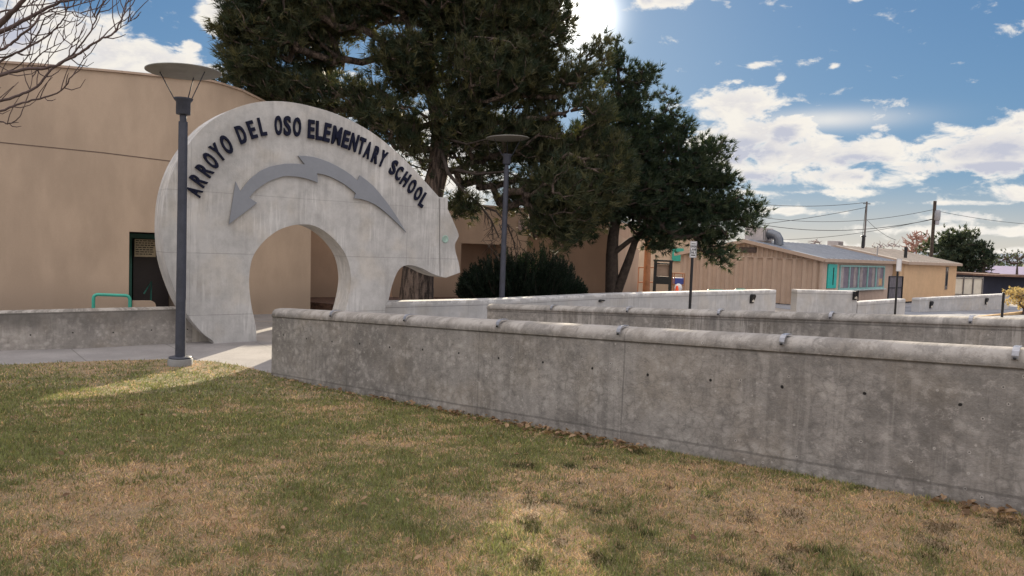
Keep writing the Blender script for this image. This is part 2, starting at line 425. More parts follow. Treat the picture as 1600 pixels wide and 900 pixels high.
col = nt.mix(nt.ramp(n2, .3, .7), nt.mix(1.0, a.outputs['Color'], (.75, .72, .68), 'MULTIPLY'), a.outputs['Color'])
col = nt.mix(nt.ramp(n3, .6, .75, 0, .5), col, (.06, .042, .03))
nt.inp(b.inputs['Base Color'], col); b.inputs['Roughness'].default_value = 1; bump(nt, b, n2, .8, .02)
def grasscol(dry, n):
    g = np.array([.20, .19, .085]); d = np.array([.44, .32, .20]); 
    t = dry[:, None]; c = g*(1-t)+d*t
    return c
lm = ystrip(lawn_poly, .008, .12, 160)
co = np.zeros(len(lm.vertices)*3, np.float32); lm.vertices.foreach_get('co', co); co = co.reshape(-1, 3)
ca = lm.color_attributes.new('tint', 'FLOAT_COLOR', 'POINT'); dd = dryness(co[:, 0], co[:, 1])
cc = np.ones((len(co), 4), np.float32); cc[:, :3] = grasscol(dd, 0)*.75; ca.data.foreach_set('color', cc.ravel())
tag(link('lawn', lm, mt), kind='structure')

# grass blades
def blades():
    out = []; cols = []
    for (ya, yb, n, h, w) in ((3.0, 4.6, 150000, .040, .0032), (4.6, 6.5, 130000, .042, .0042), (6.5, 9, 110000, .045, .0062), (9, 12.6, 60000, .05, .0085)):
        Y = rng.uniform(ya, yb, n); X = rng.uniform(-.78, .78, n)*Y
        k = inlawn(X, Y); X, Y = X[k], Y[k]; n = len(X)
        dry = dryness(X, Y)
        k = rng.random(n) < np.clip(1.15-dry*.25 - (fbm(X*7, Y*7, 77) > .72)*.5, .3, 1); X, Y, dry = X[k], Y[k], dry[k]; n = len(X)
        Z = np.interp(Y, _gy, _gz)
        clump = fbm(X*4, Y*4, 21)
        isdry = (rng.random(n) < dry*.8+.13)
        hh = h*.8*rng.uniform(.45, 1.25, n)*(.6+.8*clump)*np.where(isdry, .85, 1.1)
        an = rng.uniform(0, 2*np.pi, n); lean = rng.uniform(.2, 2.0, n)*np.where(isdry, 1.6, .8)
        la = rng.uniform(0, 2*np.pi, n)
        dx, dy = np.cos(an)*w, np.sin(an)*w
        b0 = np.stack([X-dx/1, Y-dy/1, Z+.003], 1); b1 = np.stack([X+dx, Y+dy, Z+.003], 1)
        tp = np.stack([X+np.cos(la)*hh*lean, Y+np.sin(la)*hh*lean, Z+hh/np.sqrt(1+lean**2)*1.2+.004], 1)
        out.append(np.stack([b0, b1, tp], 1).reshape(-1, 3))
        g = np.array([.225, .235, .09]); d = np.array([.57, .39, .225])
        c = np.where(isdry[:, None], d, g)*rng.uniform(.55, 1.35, (n, 1))
        c = c*(.72+.56*fbm(X*9, Y*9, 91))[:, None]
        c = c*np.stack([np.ones(n), rng.uniform(.88, 1.1, n), rng.uniform(.7, 1.2, n)], 1)
        wet = (fbm(X*6+5, Y*6, 55) > .68) & (X > 0)
        c[wet] *= .32
        cols.append(c)
    return np.concatenate(out), np.concatenate(cols)
gv, gc = blades()
tag(tris('grass', gv, M_['grass'], None, gc), 'short winter lawn grass mottled green and straw brown before the front concrete wall', 'grass', kind='stuff')

# fallen leaves drifted along the wall and strewn on the lawn
def leaves():
    q = []; c = []
    def leaf(x, y, s):
        z = G(y)+.012+random.random()*.03; a = random.random()*6.28
        ux = Vector((math.cos(a), math.sin(a), random.uniform(-.5, .5)))*s; vy = Vector((-math.sin(a), math.cos(a), random.uniform(-.6, .6)))*s*random.uniform(.4, .75)
        cpt = Vector((x, y, z+abs(ux.z)*.6+abs(vy.z)*.6)); up = Vector((0, 0, s*random.uniform(.1, .45)))
        # two curled halves
        q.extend([cpt-ux, cpt-ux*.2+vy+up, cpt+ux*.5+vy*.7+up, cpt+ux]); q.extend([cpt-ux, cpt+ux, cpt+ux*.5-vy*.7+up, cpt-ux*.2-vy+up])
        t = random.random(); c.extend([t, t])
    nrm = Vector((-d1.y, d1.x, 0)); nrm = -nrm if nrm.y > 0 else nrm
    L = (W1B-W1A).length
    for i in range(620):
        t = (random.random()**.6)*(L+.6); off = abs(random.gauss(0, .13))+.02
        dens = vnoise(np.array([t*1.6]), np.array([.5]), 9)[0]
        if dens < .3: continue
        p = W1A + d1*t + nrm*off; leaf(p.x, p.y, random.uniform(.014, .042))
    for i in range(420):
        Y = random.uniform(3.3, 11); X = random.uniform(-.65, .6)*Y
        if inlawn(np.array([X]), np.array([Y]))[0]: leaf(X, Y, random.uniform(.012, .026))
    return np.array([tuple(v) for v in q]), np.array(c)
lv, lc = leaves()
tag(tris('fallen_leaves', lv, M_['dryleaf'], None, lc, 4), 'curled brown leaves drifted along the foot of the front concrete wall', 'leaves', kind='stuff')

# footpath and plaza
mt, nt, b, pos = material('path_concrete')
n1 = nt.noise(pos, 1.2, 5, .6); n2 = nt.noise(pos, 30, 4, .7)
col = nt.mix(nt.ramp(nt.M('ADD', nt.M('MULTIPLY', n1, .6), nt.M('MULTIPLY', n2, .4)), .38, .62), (.20, .185, .18), (.27, .25, .24))
s_ = nt.sep(pos)
q = nt.M('ADD', nt.M('MULTIPLY', s_[0], .77), nt.M('MULTIPLY', s_[1], .64))
fr = nt.M('ABSOLUTE', nt.M('SUBTRACT', nt.M('FRACT', nt.M('DIVIDE', q, 1.5)), .5))
col = nt.mix(nt.ramp(fr, .004, .009, .75, 0), col, (.12, .11, .1))
nt.inp(b.inputs['Base Color'], col); b.inputs['Roughness'].default_value = .9; bump(nt, b, n2, .3, .005); M_['path'] = mt
pe = [(p.x, p.y) for p in edge]
fp = ystrip([(-30, edge[0].y-3.2)] + pe + [(W1A.x-.02, W1A.y+.05), (W1A.x+1.5, W1A.y+1.0), (W1A.x+12, W1A.y-6.5), (14, 6), (14, 24), (-6, 24), (-30, 24)][0:0] + [(W1A.x+.03, W1A.y+.25), (4, 18), (4, 23), (-30, 23)], .003, .5)
tag(link('footpath', fp, M_['path']), kind='structure')
# raised planting bed in front of the low wing
V = [P(478, 480, 22.2), P(560, 480, 22.6), P(720, 480, 24.2), P(1000, 470, 26)]
bed = [(-7.2, 22.3), (-3.0, 20.2), (2.0, 20.6), (6.5, 24.0), (6.5, 33), (-7.2, 33)]
mb = MB(); top = [(x, y, -.2) for x, y in bed]; bot = [(x, y, -.6) for x, y in bed]
mb.add(top+bot, [tuple(range(6))] + [(i, (i+1) % 6, 6+(i+1) % 6, 6+i) for i in range(6)])
tag(mb.build('planting_bed', M_['mulch']), kind='structure')
# parking road on the right
mt, nt, b, pos = material('asphalt')
n1 = nt.noise(pos, .6, 4, .6); n2 = nt.noise(pos, 40, 3, .7)
nt.inp(b.inputs['Base Color'], nt.mix(nt.ramp(nt.M('ADD', nt.M('MULTIPLY', n1, .5), nt.M('MULTIPLY', n2, .5)), .38, .62), (.17, .17, .185), (.25, .25, .265)))
b.inputs['Roughness'].default_value = .85; M_['asphalt'] = mt
tag(link('road', ystrip([(12, 28.2), (60, 24), (80, 45), (12, 45)], .008, 1), mt), kind='structure')
a_, b_ = PG(1495, 491.5), PG(1532, 492)
dd_ = (b_-a_).normalized(); nn_ = Vector((-dd_.y, dd_.x, 0))
me = pyd([(p.x, p.y, G(p.y)+.016) for p in (a_, b_, b_+nn_*.25, a_+nn_*.25)], [(0, 1, 2, 3)])
tag(link('road_marking', me, M_['white']), kind='structure')

# ------------------------------------------------------------------ swept walls
def sweep_wall(name, pts, tops, thick, mat, label, cap=.13, lip=.022, group=None, step=.35, rough=.011, bottom=None, side=None, kind_round=True):
    """pts: plan points of the face nearest the viewer; tops: heights; the slab grows away from the viewer"""
    pts = [Vector((p[0], p[1], 0)) for p in pts]
    P_, T_, U_ = [], [], []; u = 0
    for i in range(len(pts)-1):
        L = (pts[i+1]-pts[i]).length; n = max(1, int(L/step))
        for k in range(n): P_.append(pts[i].lerp(pts[i+1], k/n)); T_.append(tops[i]+(tops[i+1]-tops[i])*k/n); U_.append(u+L*k/n)
        u += L
    P_.append(pts[-1]); T_.append(tops[-1]); U_.append(u)
    V = []; UV = []; Fs = []; S = []
    for i, (p, t) in enumerate(zip(P_, T_)):
        tan = (P_[min(i+1, len(P_)-1)]-P_[max(i-1, 0)]).normalized(); n = Vector((-tan.y, tan.x, 0))
        if side is None: side = 1 if n.y > 0 else -1
        n = n*side
        zb = (bottom if bottom is not None else G(p.y))-.15
        j = (fbm(np.array([U_[i]*3]), np.array([1.5]), 4)[0]-.5)*rough*2
        if kind_round:
            prof = [(0, zb), (0, t-cap), (-lip, t-cap+.012), (-lip-.001, t-cap*.78), (-lip+.004+j, t-cap*.48), (.014+j, t-cap*.25+j), (.045, t-.012+j), (.12, t+j*.5),
                    (thick-.07, t-.002), (thick-.02, t-.006), (thick+lip*.6, t-cap*.2), (thick+lip, t-cap*.6), (thick+lip, t-cap), (thick, t-cap-.005), (thick, zb)]
        else:
            prof = [(0, zb), (0, t-cap), (.0, t-.02), (.02, t), (thick-.02, t+.0), (thick, t-.02), (thick, zb)]
        for a, z in prof: V.append(p + n*a + Vector((0, 0, z))); UV.append((U_[i], z-t if a < thick*.5 else z-t))
    k = len(prof)
    for i in range(len(P_)-1):
        for q in range(k-1): Fs.append((i*k+q, (i+1)*k+q, (i+1)*k+q+1, i*k+q+1)); S.append(kind_round and 3 <= q <= k-4)
    Fs.append(tuple(range(k))); S.append(False); Fs.append(tuple(range((len(P_)-1)*k, len(P_)*k))[::-1]); S.append(False)
    if side < 0: pass
    me = pyd(V, Fs, S)
    uvl = me.uv_layers.new(name='UVMap')
    for lp in me.loops: uvl.data[lp.index].uv = UV[lp.vertex_index]
    bm = bmesh.new(); bm.from_mesh(me); bmesh.ops.recalc_face_normals(bm, faces=bm.faces); bm.to_mesh(me); bm.free()
    o = link(name, me, mat)
    tag(o, label, 'wall', group)
    return o
def topz(px, py, p): return P(px, py, p.y).z

c1 = (.262, .240, .220)
M_['conc1'] = concrete('weathered_wall_concrete', c1, True, True, 1.0, [('v', -.98, .012, .5), ('u', 1.9, .008, .3), ('u', 4.35, .008, .35), ('u', 6.25, .01, .5), ('u', 3.1, .006, .25)], 3.1, .25)
M_['conc2'] = concrete('stained_wall_concrete', (.255, .235, .215), True, False, .9, [('u', 1.4, .008, .3), ('u', 4.4, .008, .3)], 9.7, .85)
M_['conc3'] = concrete('pale_wall_concrete', (.44, .43, .425), True, False, .5, [('u', 2.2, .008, .35), ('u', 5.0, .008, .35), ('u', 8, .01, .3), ('u', 10.5, .01, .3)], 5.3, .2)
M_['conc4'] = concrete('low_wall_concrete', (.29, .265, .24), True, True, .7, None, 1.3, .2, .04, .75)
M_['bear'] = concrete('bear_concrete', (.45, .435, .42), False, False, .59, [('v', 1.32, .008, .45), ('v', .17, .008, .5), ('v', 2.45, .007, .35), ('u', -5.9, .006, .3), ('u', -2.35, .007, .35), ('u', -4.2, .005, .2)], 2.2, .32)

def P2(a, b, t): return a+(b-a)*t
# W1: front wall
zA = topz(428, 482, W1A); zB = topz(1600, 547, W1B)
gA, gB = W1A, W1B
sl = (zB-zA)/(W1B-W1A).length
w1 = sweep_wall('ramp_wall', [W1A, W1B, W1E], [zA, zB, zB+sl*5], .30, M_['conc1'],
    'long weathered grey concrete wall in front, along the lawn, with rounded coping and small metal clips', .13, .013, 'concrete ramp walls')
# W2: second wall
D2 = 12.6
W2A = XY(765, 13.67); W2C = XY(1521, 8.37); d2 = Vector((W2C.x-W2A.x, W2C.y-W2A.y, 0)).normalized()
W2E = W2C + d2*5
z2A = topz(765, 475, W2A); z2C = topz(1521, 496, W2C); s2 = (z2C-z2A)/(W2C-W2A).length
w2 = sweep_wall('ramp_wall', [W2A, W2C, W2E], [z2A, z2C, z2C+s2*5], .30, M_['conc2'],
    'second concrete ramp wall with white drip stains, just behind the front wall', .10, .02, 'concrete ramp walls')
def clip(p, d, z, parent, thick=.30):
    """bent metal strap over a wall top, with a bolt"""
    d = Vector((d.x, d.y, 0)).normalized(); n = Vector((-d.y, d.x, 0)); n = n if n.y > 0 else -n
    prof = [(-.024, -.07), (-.028, -.045), (-.02, -.014), (.015, .010), (.08, .014), (.12, .012)]
    V = []; w = .020
    for a, h in prof:
        for sgn in (-1, 1): V.append(Vector((p.x, p.y, z)) + n*a + Vector((0, 0, h)) + d*(w*sgn))
    for a, h in prof:
        for sgn in (-1, 1): V.append(Vector((p.x, p.y, z)) + n*(a-.006) + Vector((0, 0, h+.008)) + d*(w*sgn))
    k = len(prof); Fs = []
    for i in range(k-1):
        for base in (0, 2*k): Fs.append((base+2*i, base+2*i+1, base+2*i+3, base+2*i+2))
        Fs.append((2*i, 2*i+2, 2*k+2*i+2, 2*k+2*i)); Fs.append((2*i+1, 2*k+2*i+1, 2*k+2*i+3, 2*i+3))
    Fs.append((0, 2*k, 2*k+1, 1)); Fs.append((2*k-2, 2*k-1, 4*k-1, 4*k-2))
    mb = MB(); mb.add(V, Fs)
    # raised rib across the middle
    c = mb.build('metal_clip', M_['galv'], parent)
    b = MB(); b.lathe(Vector((p.x, p.y, z)) + n*-.04 + Vector((0, 0, -.055)), [(.009, -.006), (.009, .006), (.004, .009)], 10, tuple(-n))
    bo = b.build('bolt', M_['black'], c)
    return c
for t in range(6):
    p = P2(W1A, W1B, 0); den = 9.99*(1-.1033*t); px = (522+50.1*t)/(1-.1033*t); q = XY(px, den)
    s = (Vector((q.x-W1A.x, q.y-W1A.y, 0))).dot(d1); clip(W1A+d1*s, d1, zA+sl*s, w1)
for t in range(5):
    px = (867+36.2*t)/(1-.084*t); q = XY(px, D2*(1-.084*t)); s = Vector((q.x-W2A.x, q.y-W2A.y, 0)).dot(d2); clip(W2A+d2*s, d2, z2A+s2*s, w2)

# W3: long pale wall rising behind
w3p = [(600, 472, 16.4), (785, 467.5, 18.2), (950, 459.5, 20.4), (1100, 455.5, 22.6), (1213, 453, 24.6)]
q3 = [P(a, b, c) for a, b, c in w3p]
w3 = sweep_wall('ramp_wall', q3, [p.z for p in q3], .42, M_['conc3'], 'pale smooth concrete wall running from the bear sculpture back to the right', .05, 0, 'concrete ramp walls', kind_round=False)
q4 = [P(1246, 452.5, 25.4), P(1340, 455, 25.9)]; q4b = [P(1340.5, 472, 25.92), P(1415, 467, 27.8)]
w4 = sweep_wall('ramp_wall', q4, [p.z for p in q4], .35, M_['conc3'], 'short high pale concrete wall block before the row of teal windows, dropping to a low end', .05, 0, 'concrete ramp walls', kind_round=False)
lo = sweep_wall('low_extension', q4b, [p.z for p in q4b], .33, M_['conc3'], None, .05, 0, None, kind_round=False); del lo['category']; lo.parent = w4
q5 = [P(1437, 466, 34.8), P(1578, 459, 41)]
w5 = sweep_wall('ramp_wall', q5, [p.z for p in q5], .35, M_['conc3'], 'farthest pale concrete wall with two black step lights, before the orange tan portable', .05, 0, 'concrete ramp walls', kind_round=False)
def step_light(px, py, Y, parent, d, w=.28, h=.42):
    p = P(px, py, Y); n = Vector((-d.y, d.x, 0)).normalized(); n = n if n.y < 0 else -n
    ax = (d, n, Vector((0, 0, 1)))
    mb = MB()
    # hooded housing: half-round top box with an open lower half
    pts = [(-w/2, -h/2), (-w/2, h*.25)] + [(-w/2*math.cos(a), h*.25+h*.25*math.sin(a)) for a in np.linspace(.3, math.pi-.3, 6)] + [(w/2, h*.25), (w/2, -h/2)]
    V = [p + d*a + Vector((0, 0, b_)) + n*.005 for a, b_ in pts] + [p + d*a + Vector((0, 0, b_)) + n*(.12 if b_ > 0 else .03) for a, b_ in pts]
    k = len(pts); mb.add(V, [tuple(range(k)), tuple(range(k, 2*k))] + [(i, (i+1) % k, k+(i+1) % k, k+i) for i in range(k)])
    o = mb.build('step_light', M_['black'], parent)
    g = MB(); g.box(p + n*.055 + Vector((0, 0, -h*.15)) + d*w*.12, (w*.55, .03, h*.42), ax); g.build('lens', M_['cream'], o)
for (px, py, Y, w, pa) in ((1174, 466.5, 0, .17, w3), (938, 470, 0, .16, w3)):
    s, z = PLN(px, py, q3[2] if px < 1000 else q3[3], (q3[3]-q3[2]).to_2d().normalized() if px < 1000 else (q3[4]-q3[3]).to_2d().normalized())
    base = q3[2] if px < 1000 else q3[3]; dd = ((q3[3]-q3[2]) if px < 1000 else (q3[4]-q3[3])); dd = Vector((dd.x, dd.y, 0)).normalized()
    pt = base + dd*s; step_light(px, py, pt.y, pa, dd, w, .30 if px > 1000 else .07)
for (px, py, w) in ((1335, 461.5, .15),):
    dd = q4[1]-q4[0]; dd = Vector((dd.x, dd.y, 0)).normalized(); s, z = PLN(px, py, q4[0], dd.to_2d()); step_light(px, py, (q4[0]+dd*s).y, w4, dd, w, .32)
for (px, py, w) in ((1453.5, 476, .19), (1540, 470.5, .2)):
    dd = q5[1]-q5[0]; dd = Vector((dd.x, dd.y, 0)).normalized(); s, z = PLN(px, py, q5[0], dd.to_2d()); step_light(px, py, (q5[0]+dd*s).y, w5, dd, w, .36)
mb = MB(); p = P(1341, 462, 25.7); mb.tube([p+Vector((0, 0, -.2)), p+Vector((0, 0, .17)), p+Vector((-.04, 0, .19))], .02, 6)
mb.build('rail_stub', M_['black'], w4)

# low curved wall on the left, ending against the bear's curve
lw = [(-260, 548), (-120, 549), (0, 548), (133, 544.5), (267, 537), (300, 535)]
g_ = [PG(a, b) for a, b in lw]; tt = [P(a, b, g.y).z for (a, b), g in zip(((-260, 489), (-120, 489), (0, 488), (143, 485), (267, 481.5), (288, 481)), g_)]
low = sweep_wall('low_wall', g_, tt, .38, M_['conc4'], 'low curved concrete wall with soot stains, left of the bear sculpture behind the path', .04, 0, None, kind_round=False)
ed = (g_[5]-g_[4]); ed = Vector((ed.x, ed.y, 0)).normalized()
wedge = [PLN(px, py, g_[5], ed.to_2d()) for px, py in ((300, 545), (300, 505), (292, 490), (331, 533), (334, 540))]
s0 = 0
wedge = [(0.002, G(g_[5].y)-.1), (0.002, PLN(291, 488, g_[5], ed.to_2d())[1]-.12), PLN(315, 517, g_[5], ed.to_2d()), PLN(329, 532, g_[5], ed.to_2d()), (PLN(331, 540, g_[5], ed.to_2d())[0], G(g_[5].y)-.1)]
link('wedge_end', prism(wedge, g_[5], ed, 0, .2), M_['conc4x'] if 'conc4x' in M_ else concrete('low_wall_end', (.36, .33, .29), False, False, .6, None, 4.4, .3), low)

# ------------------------------------------------------------------ bear sculpture
base = Vector((PP.x, PP.y, G(PP.y)))
bear = empty('bear_sculpture', base, 'huge pale concrete bear arch with dark school lettering and a grey arrow', 'sculpture')
out = [(335, 540), (333, 533), (316, 520), (297, 498), (281, 472), (268, 440), (259, 410), (255, 380), (254, 350), (256, 320), (262, 290), (274, 258), (293, 227), (317, 199), (344, 180), (370, 168), (400, 160), (430, 158), (460, 160.5), (490, 167), (520, 176), (550, 189), (580, 206), (610, 229), (640, 257), (662, 281), (686, 308), (700, 309), (699.5, 326), (709, 347), (716.6, 366), (715, 373.5), (711.3, 381), (712, 393.5), (717.2, 412.5), (718.9, 426), (697, 434), (687.6, 432), (674, 427), (661, 420), (646, 415), (636, 414.5), (627.4, 417.7), (620, 427), (612.7, 446), (607, 469.5), (602, 482), (596, 535),
       (530, 535), (535, 500), (540, 484), (542.5, 474.7), (547.2, 451.3), (548.3, 432.7), (544.8, 410.5), (536.7, 391.8), (522.7, 374.3), (504, 359.2), (485.3, 351.5), (466.7, 351), (452.7, 353.3), (434, 360.3), (415.3, 374.3), (401.3, 390.7), (393.2, 407), (389.7, 430.3), (389.7, 451.3), (393.2, 479.3), (399.7, 509.7), (400.6, 528.3), (401, 536)]
def catmull(pts, sharp, n=3):
    res = []
    N = len(pts)
    for i in range(N):
        p0, p1, p2, p3 = [np.array(pts[(i+k) % N], float) for k in (-1, 0, 1, 2)]
        if i in sharp: p0 = p1
        if (i+1) % N in sharp: p3 = p2
        for k in range(n):
            t = k/n
            res.append(tuple(.5*((2*p1)+(-p0+p2)*t+(2*p0-5*p1+4*p2-p3)*t*t+(-p0+3*p1-3*p2+p3)*t**3)))
    return res
sharp = {0, 1, 26, 27, 28, 47, 48, 49, len(out)-1, 35, 36}
oc = [PLN(x, y, PP, PD) for x, y in catmull(out, sharp)]
link('slab', prism(oc, PP, PD, 0, .62), M_['bear'], bear, .012)
nb = Vector((-PD[1], PD[0], 0)); D3 = Vector((PD[0], PD[1], 0))
def onslab(px, py, off=0):
    s, z = PLN(px, py, PP, PD); return Vector((PP.x, PP.y, 0)) + D3*s + Vector((0, 0, z)) - nb*off
# groove at the neck of the face and ear notch: dark strip, its shade put into the colour
g = MB(); a, b2 = onslab(686.5, 310, .001), onslab(687.5, 431, .001)
g.box((a+b2)/2, (.025, .006, (a-b2).length), (D3, nb, (a-b2).normalized())); g.build('groove_shade', M_['dark'] if False else simple('groove_shadow', (.2, .19, .18)), bear)
# eye: a round glass-green plug in a shallow recess
e = MB(); ec = onslab(695.5, 373.5, 0); e.lathe(ec+nb*.03, [(.085, 0), (.088, .040), (.080, .044), (.066, .036), (.02, .034)], 24, tuple(-nb)); 
e.build('eye', simple('green_glass_eye', (.30, .42, .36), .3, 0, .2, 8, .02), bear)
# arrow
arrow = [(356.6, 350.5), (367.2, 283.7), (374.5, 299.2), (382, 289), (391.3, 278.2), (406.9, 266.5), (419, 261), (431.8, 258), (444, 256), (456.6, 255.7), (475, 257.2), (464, 243.5), (476, 243.8), (488.9, 245.5), (500, 248.8), (512.2, 253.3), (525, 259.5), (537.1, 266.5), (548, 274), (557.3, 282.5), (560.7, 274), (571, 281.5), (582.2, 291), (592, 302.5), (602.4, 315.5), (611, 327.5), (619.5, 340), (633.2, 363.4),
         (625, 354.5), (614.9, 344.6), (605, 335.5), (594.6, 326.7), (585, 320), (574.4, 314.8), (563, 311.3), (551.9, 310.1), (554.5, 302), (546, 295), (537.1, 288.3), (527, 282.3), (516.9, 277.4), (506, 273.3), (494.3, 270.9), (495.4, 285.7), (488, 282.8), (481.1, 280.5), (472, 278), (462.4, 276.3), (448.9, 275.4), (441, 276), (433.3, 278.2), (424, 281.4), (414.7, 286), (407, 291), (399.1, 296.9), (393, 303), (388.2, 309.3), (400.7, 317.1)]
link('arrow', prism([PLN(x, y, PP, PD) for x, y in arrow], PP, PD, 0, .035, -.05), M_['arrow'], bear, .003)
# mounting studs behind the arrow
LT = [('A', 291, 293.3, 313.3, 303.8), ('R', 299, 273.5, 320, 289), ('R', 308.3, 257.5, 330, 273.3), ('O', 318.5, 240.5, 339, 261.5), ('Y', 330.5, 227, 348.5, 249.5), ('O', 346, 213, 360.3, 239),
      ('D', 371.5, 197.5, 381.5, 223), ('E', 388.5, 190, 397.5, 215.5), ('L', 406, 185, 412, 211.3), ('O', 433.7, 182, 434.7, 210.5), ('S', 448, 182.5, 448.3, 211.3), ('O', 463.8, 184.7, 463, 212.5),
      ('E', 486, 188.6, 485, 215.6), ('L', 498.4, 190.6, 497.6, 218), ('E', 512.4, 194, 508.6, 220.6), ('M', 527.6, 199, 523.4, 225), ('E', 542.4, 205.6, 537, 230.4), ('N', 555.4, 210.6, 549, 235), ('T', 567, 216.6, 561, 240), ('A', 577.5, 223, 570.4, 246.4), ('R', 590.3, 230.8, 582.9, 253.8), ('Y', 601.6, 237.5, 592.9, 259.2),
      ('S', 618, 251.6, 610, 272), ('C', 626.6, 261, 618.5, 280.4), ('H', 638, 271.6, 627, 289), ('O', 647.6, 282, 638, 301), ('O', 657, 293, 648, 312), ('L', 666, 303.6, 655.5, 322)]
WR = dict(A=.50, R=.47, O=.47, Y=.52, D=.47, E=.38, L=.36, S=.42, M=.58, N=.46, T=.46, C=.42, H=.46)
_lc = {}
def glyph(ch, off=.032):
    if (ch, off) in _lc: return _lc[(ch, off)]
    cu = bpy.data.curves.new('t', 'FONT'); cu.body = ch; cu.offset = off; cu.extrude = .5; cu.resolution_u = 4
    ob = bpy.data.objects.new('t', cu); COL.objects.link(ob)
    dg = bpy.context.evaluated_depsgraph_get(); me = bpy.data.meshes.new_from_object(ob.evaluated_get(dg))
    V = np.array([v.co[:] for v in me.vertices]); Fs = [tuple(p.vertices) for p in me.polygons]
    bpy.data.objects.remove(ob); 
    V[:, 0] = (V[:, 0]-V[:, 0].min())/max(V[:, 0].ptp(), 1e-6)-.5; V[:, 1] = (V[:, 1]-V[:, 1].min())/max(V[:, 1].ptp(), 1e-6)
    _lc[(ch, off)] = (V, Fs); return V, Fs
_mid = [((a[1]+a[3])/2, (a[2]+a[4])/2) for a in LT]
for li, (ch, tx, ty, bx, by) in enumerate(LT):
    nd = [math.dist(_mid[li], _mid[k]) for k in (li-1, li+1) if 0 <= k < len(LT)]; gapm = min(nd)/math.dist((tx, ty), (bx, by))
    V, Fs = glyph(ch); t = onslab(tx, ty); b0 = onslab(bx, by); up = t-b0; H = up.length; up.normalize(); rt = up.cross(nb).normalized()
    if rt.dot(D3) < 0 and abs(rt.dot(D3)) > .2: rt = -rt
    rt = nb.cross(up)
    b0 = b0-up*(H*.04); W = H*min(WR[ch]*1.05, gapm*(.94 if ch in 'MN' else .82)); H = H*1.08
    pts = [b0 + rt*(v[0]*W) + up*(v[1]*H) - nb*(.026+v[2]*.05) for v in V]
    me = pyd(pts, Fs); bm = bmesh.new(); bm.from_mesh(me); bmesh.ops.recalc_face_normals(bm, faces=bm.faces); bm.to_mesh(me); bm.free()
    link('letter', me, M_['navy'], bear)

# ------------------------------------------------------------------ disc lamps
def lamp(px_b, py_b, Y, label, H=4.59, zb=None):
    g = P(px_b, py_b, Y); x = g.x; z0 = G(Y) if zb is None else zb; o = Vector((x, Y, z0))
    root = empty('street_lamp', o, label, 'lamp', 'disc topped path lamps')
    f = MB(); f.lathe(o, [(.185, -.05), (.185, .10), (.175, .115)], 28); fo = f.build('footing', simple('footing_concrete', (.22, .215, .21)), root)
    f = MB(); f.lathe(o+Vector((0, 0, .116)), [(.165, 0), (.17, .012), (.165, .026), (.10, .03)], 28); f.build('base_plate', M_['lamp'], root)
    f = MB(); f.lathe(o+Vector((0, 0, .146)), [(.076, 0), (.072, 1.2), (.066, H-.92)], 20); f.build('pole', M_['lamp'], root)
    zt = H-.77
    f = MB(); f.lathe(o+Vector((0, 0, zt-.005)), [(.048, 0), (.05, .03), (.052, .09), (.047, .11)], 16); f.build('neck', M_['lamp'], root)
    f = MB(); f.lathe(o+Vector((0, 0, zt+.105)), [(.100, 0), (.106, .01), (.106, .19), (.135, .225), (.140, .25), (.10, .258)], 24); f.build('lamp_head', M_['lamp'], root)
    tilt = Vector((-.04, .0, 1)).normalized(); c = o+Vector((0, 0, H-.02))
    f = MB(); f.lathe(c, [(.53, 0), (.548, .008), (.548, .02), (.39, .045), (.12, .06)], 48, tuple(tilt)); f.build('disc', M_['lampdisc'], root)
    hx = tilt.orthogonal().normalized()
    for a in (-8, 188, 90):
        ar = R(a); dv = Vector((math.cos(ar), math.sin(ar), 0))
        f = MB(); f.tube([o+Vector((0, 0, zt+.33))+dv*.13, c+dv*.35+Vector((0, 0, dv.x*.016))], .008, 6); f.build('strut', M_['lamp'], root)
    return root
l1 = PG(281.5, 571)
lamp(281.5, 571, l1.y, 'near grey disc-topped lamp post at the lawn edge, in front of the bear sculpture')
lamp(784, 468, 19.0, 'far grey disc-topped lamp post standing before the dark juniper, right of the bear', 4.83)

# ------------------------------------------------------------------ main hall (left)
A0 = Vector((-11.1, 16.0, 0)); AD = Vector((.767, .642, 0)).normalized(); ad = (AD.x, AD.y); AN = Vector((-AD.y, AD.x, 0))
hall = empty('school_hall', Vector((A0.x, A0.y, G(16))), 'tall tan stucco hall with a curved roofline behind the bear sculpture', 'building')
S = lambda px, py: PLN(px, py, A0, ad)
topl = [(-420, 88), (-300, 90), (-100, 95), (0, 99), (64, 103.5), (128, 109), (190, 114.5), (250, 120.5), (307, 125), (330, 128.5), (347, 133), (378, 143), (408, 158), (440, 176), (487, 204)]
tp = [S(*q) for q in topl]
sE = S(487, 400)[0]; dL, dR = S(202, 362)[0], S(283, 366)[0]; dT = S(202, 362)[1]
zb = -.7
hl = [(tp[0][0], zb), (dL, zb), (dL, dT), (dR, dT), (dR, zb), (sE, zb)] + [(s, z) for s, z in reversed(tp)]
link('front_wall', prism(hl, A0, ad, 0, 2.4), M_['stucco'], hall)
hl2 = [(tp[0][0], zb), (sE, zb)] + [(s, z) for s, z in reversed(tp)]
link('rear_block', prism(hl2, A0, ad, 0, 9.0, 2.405), M_['stucco'], hall)
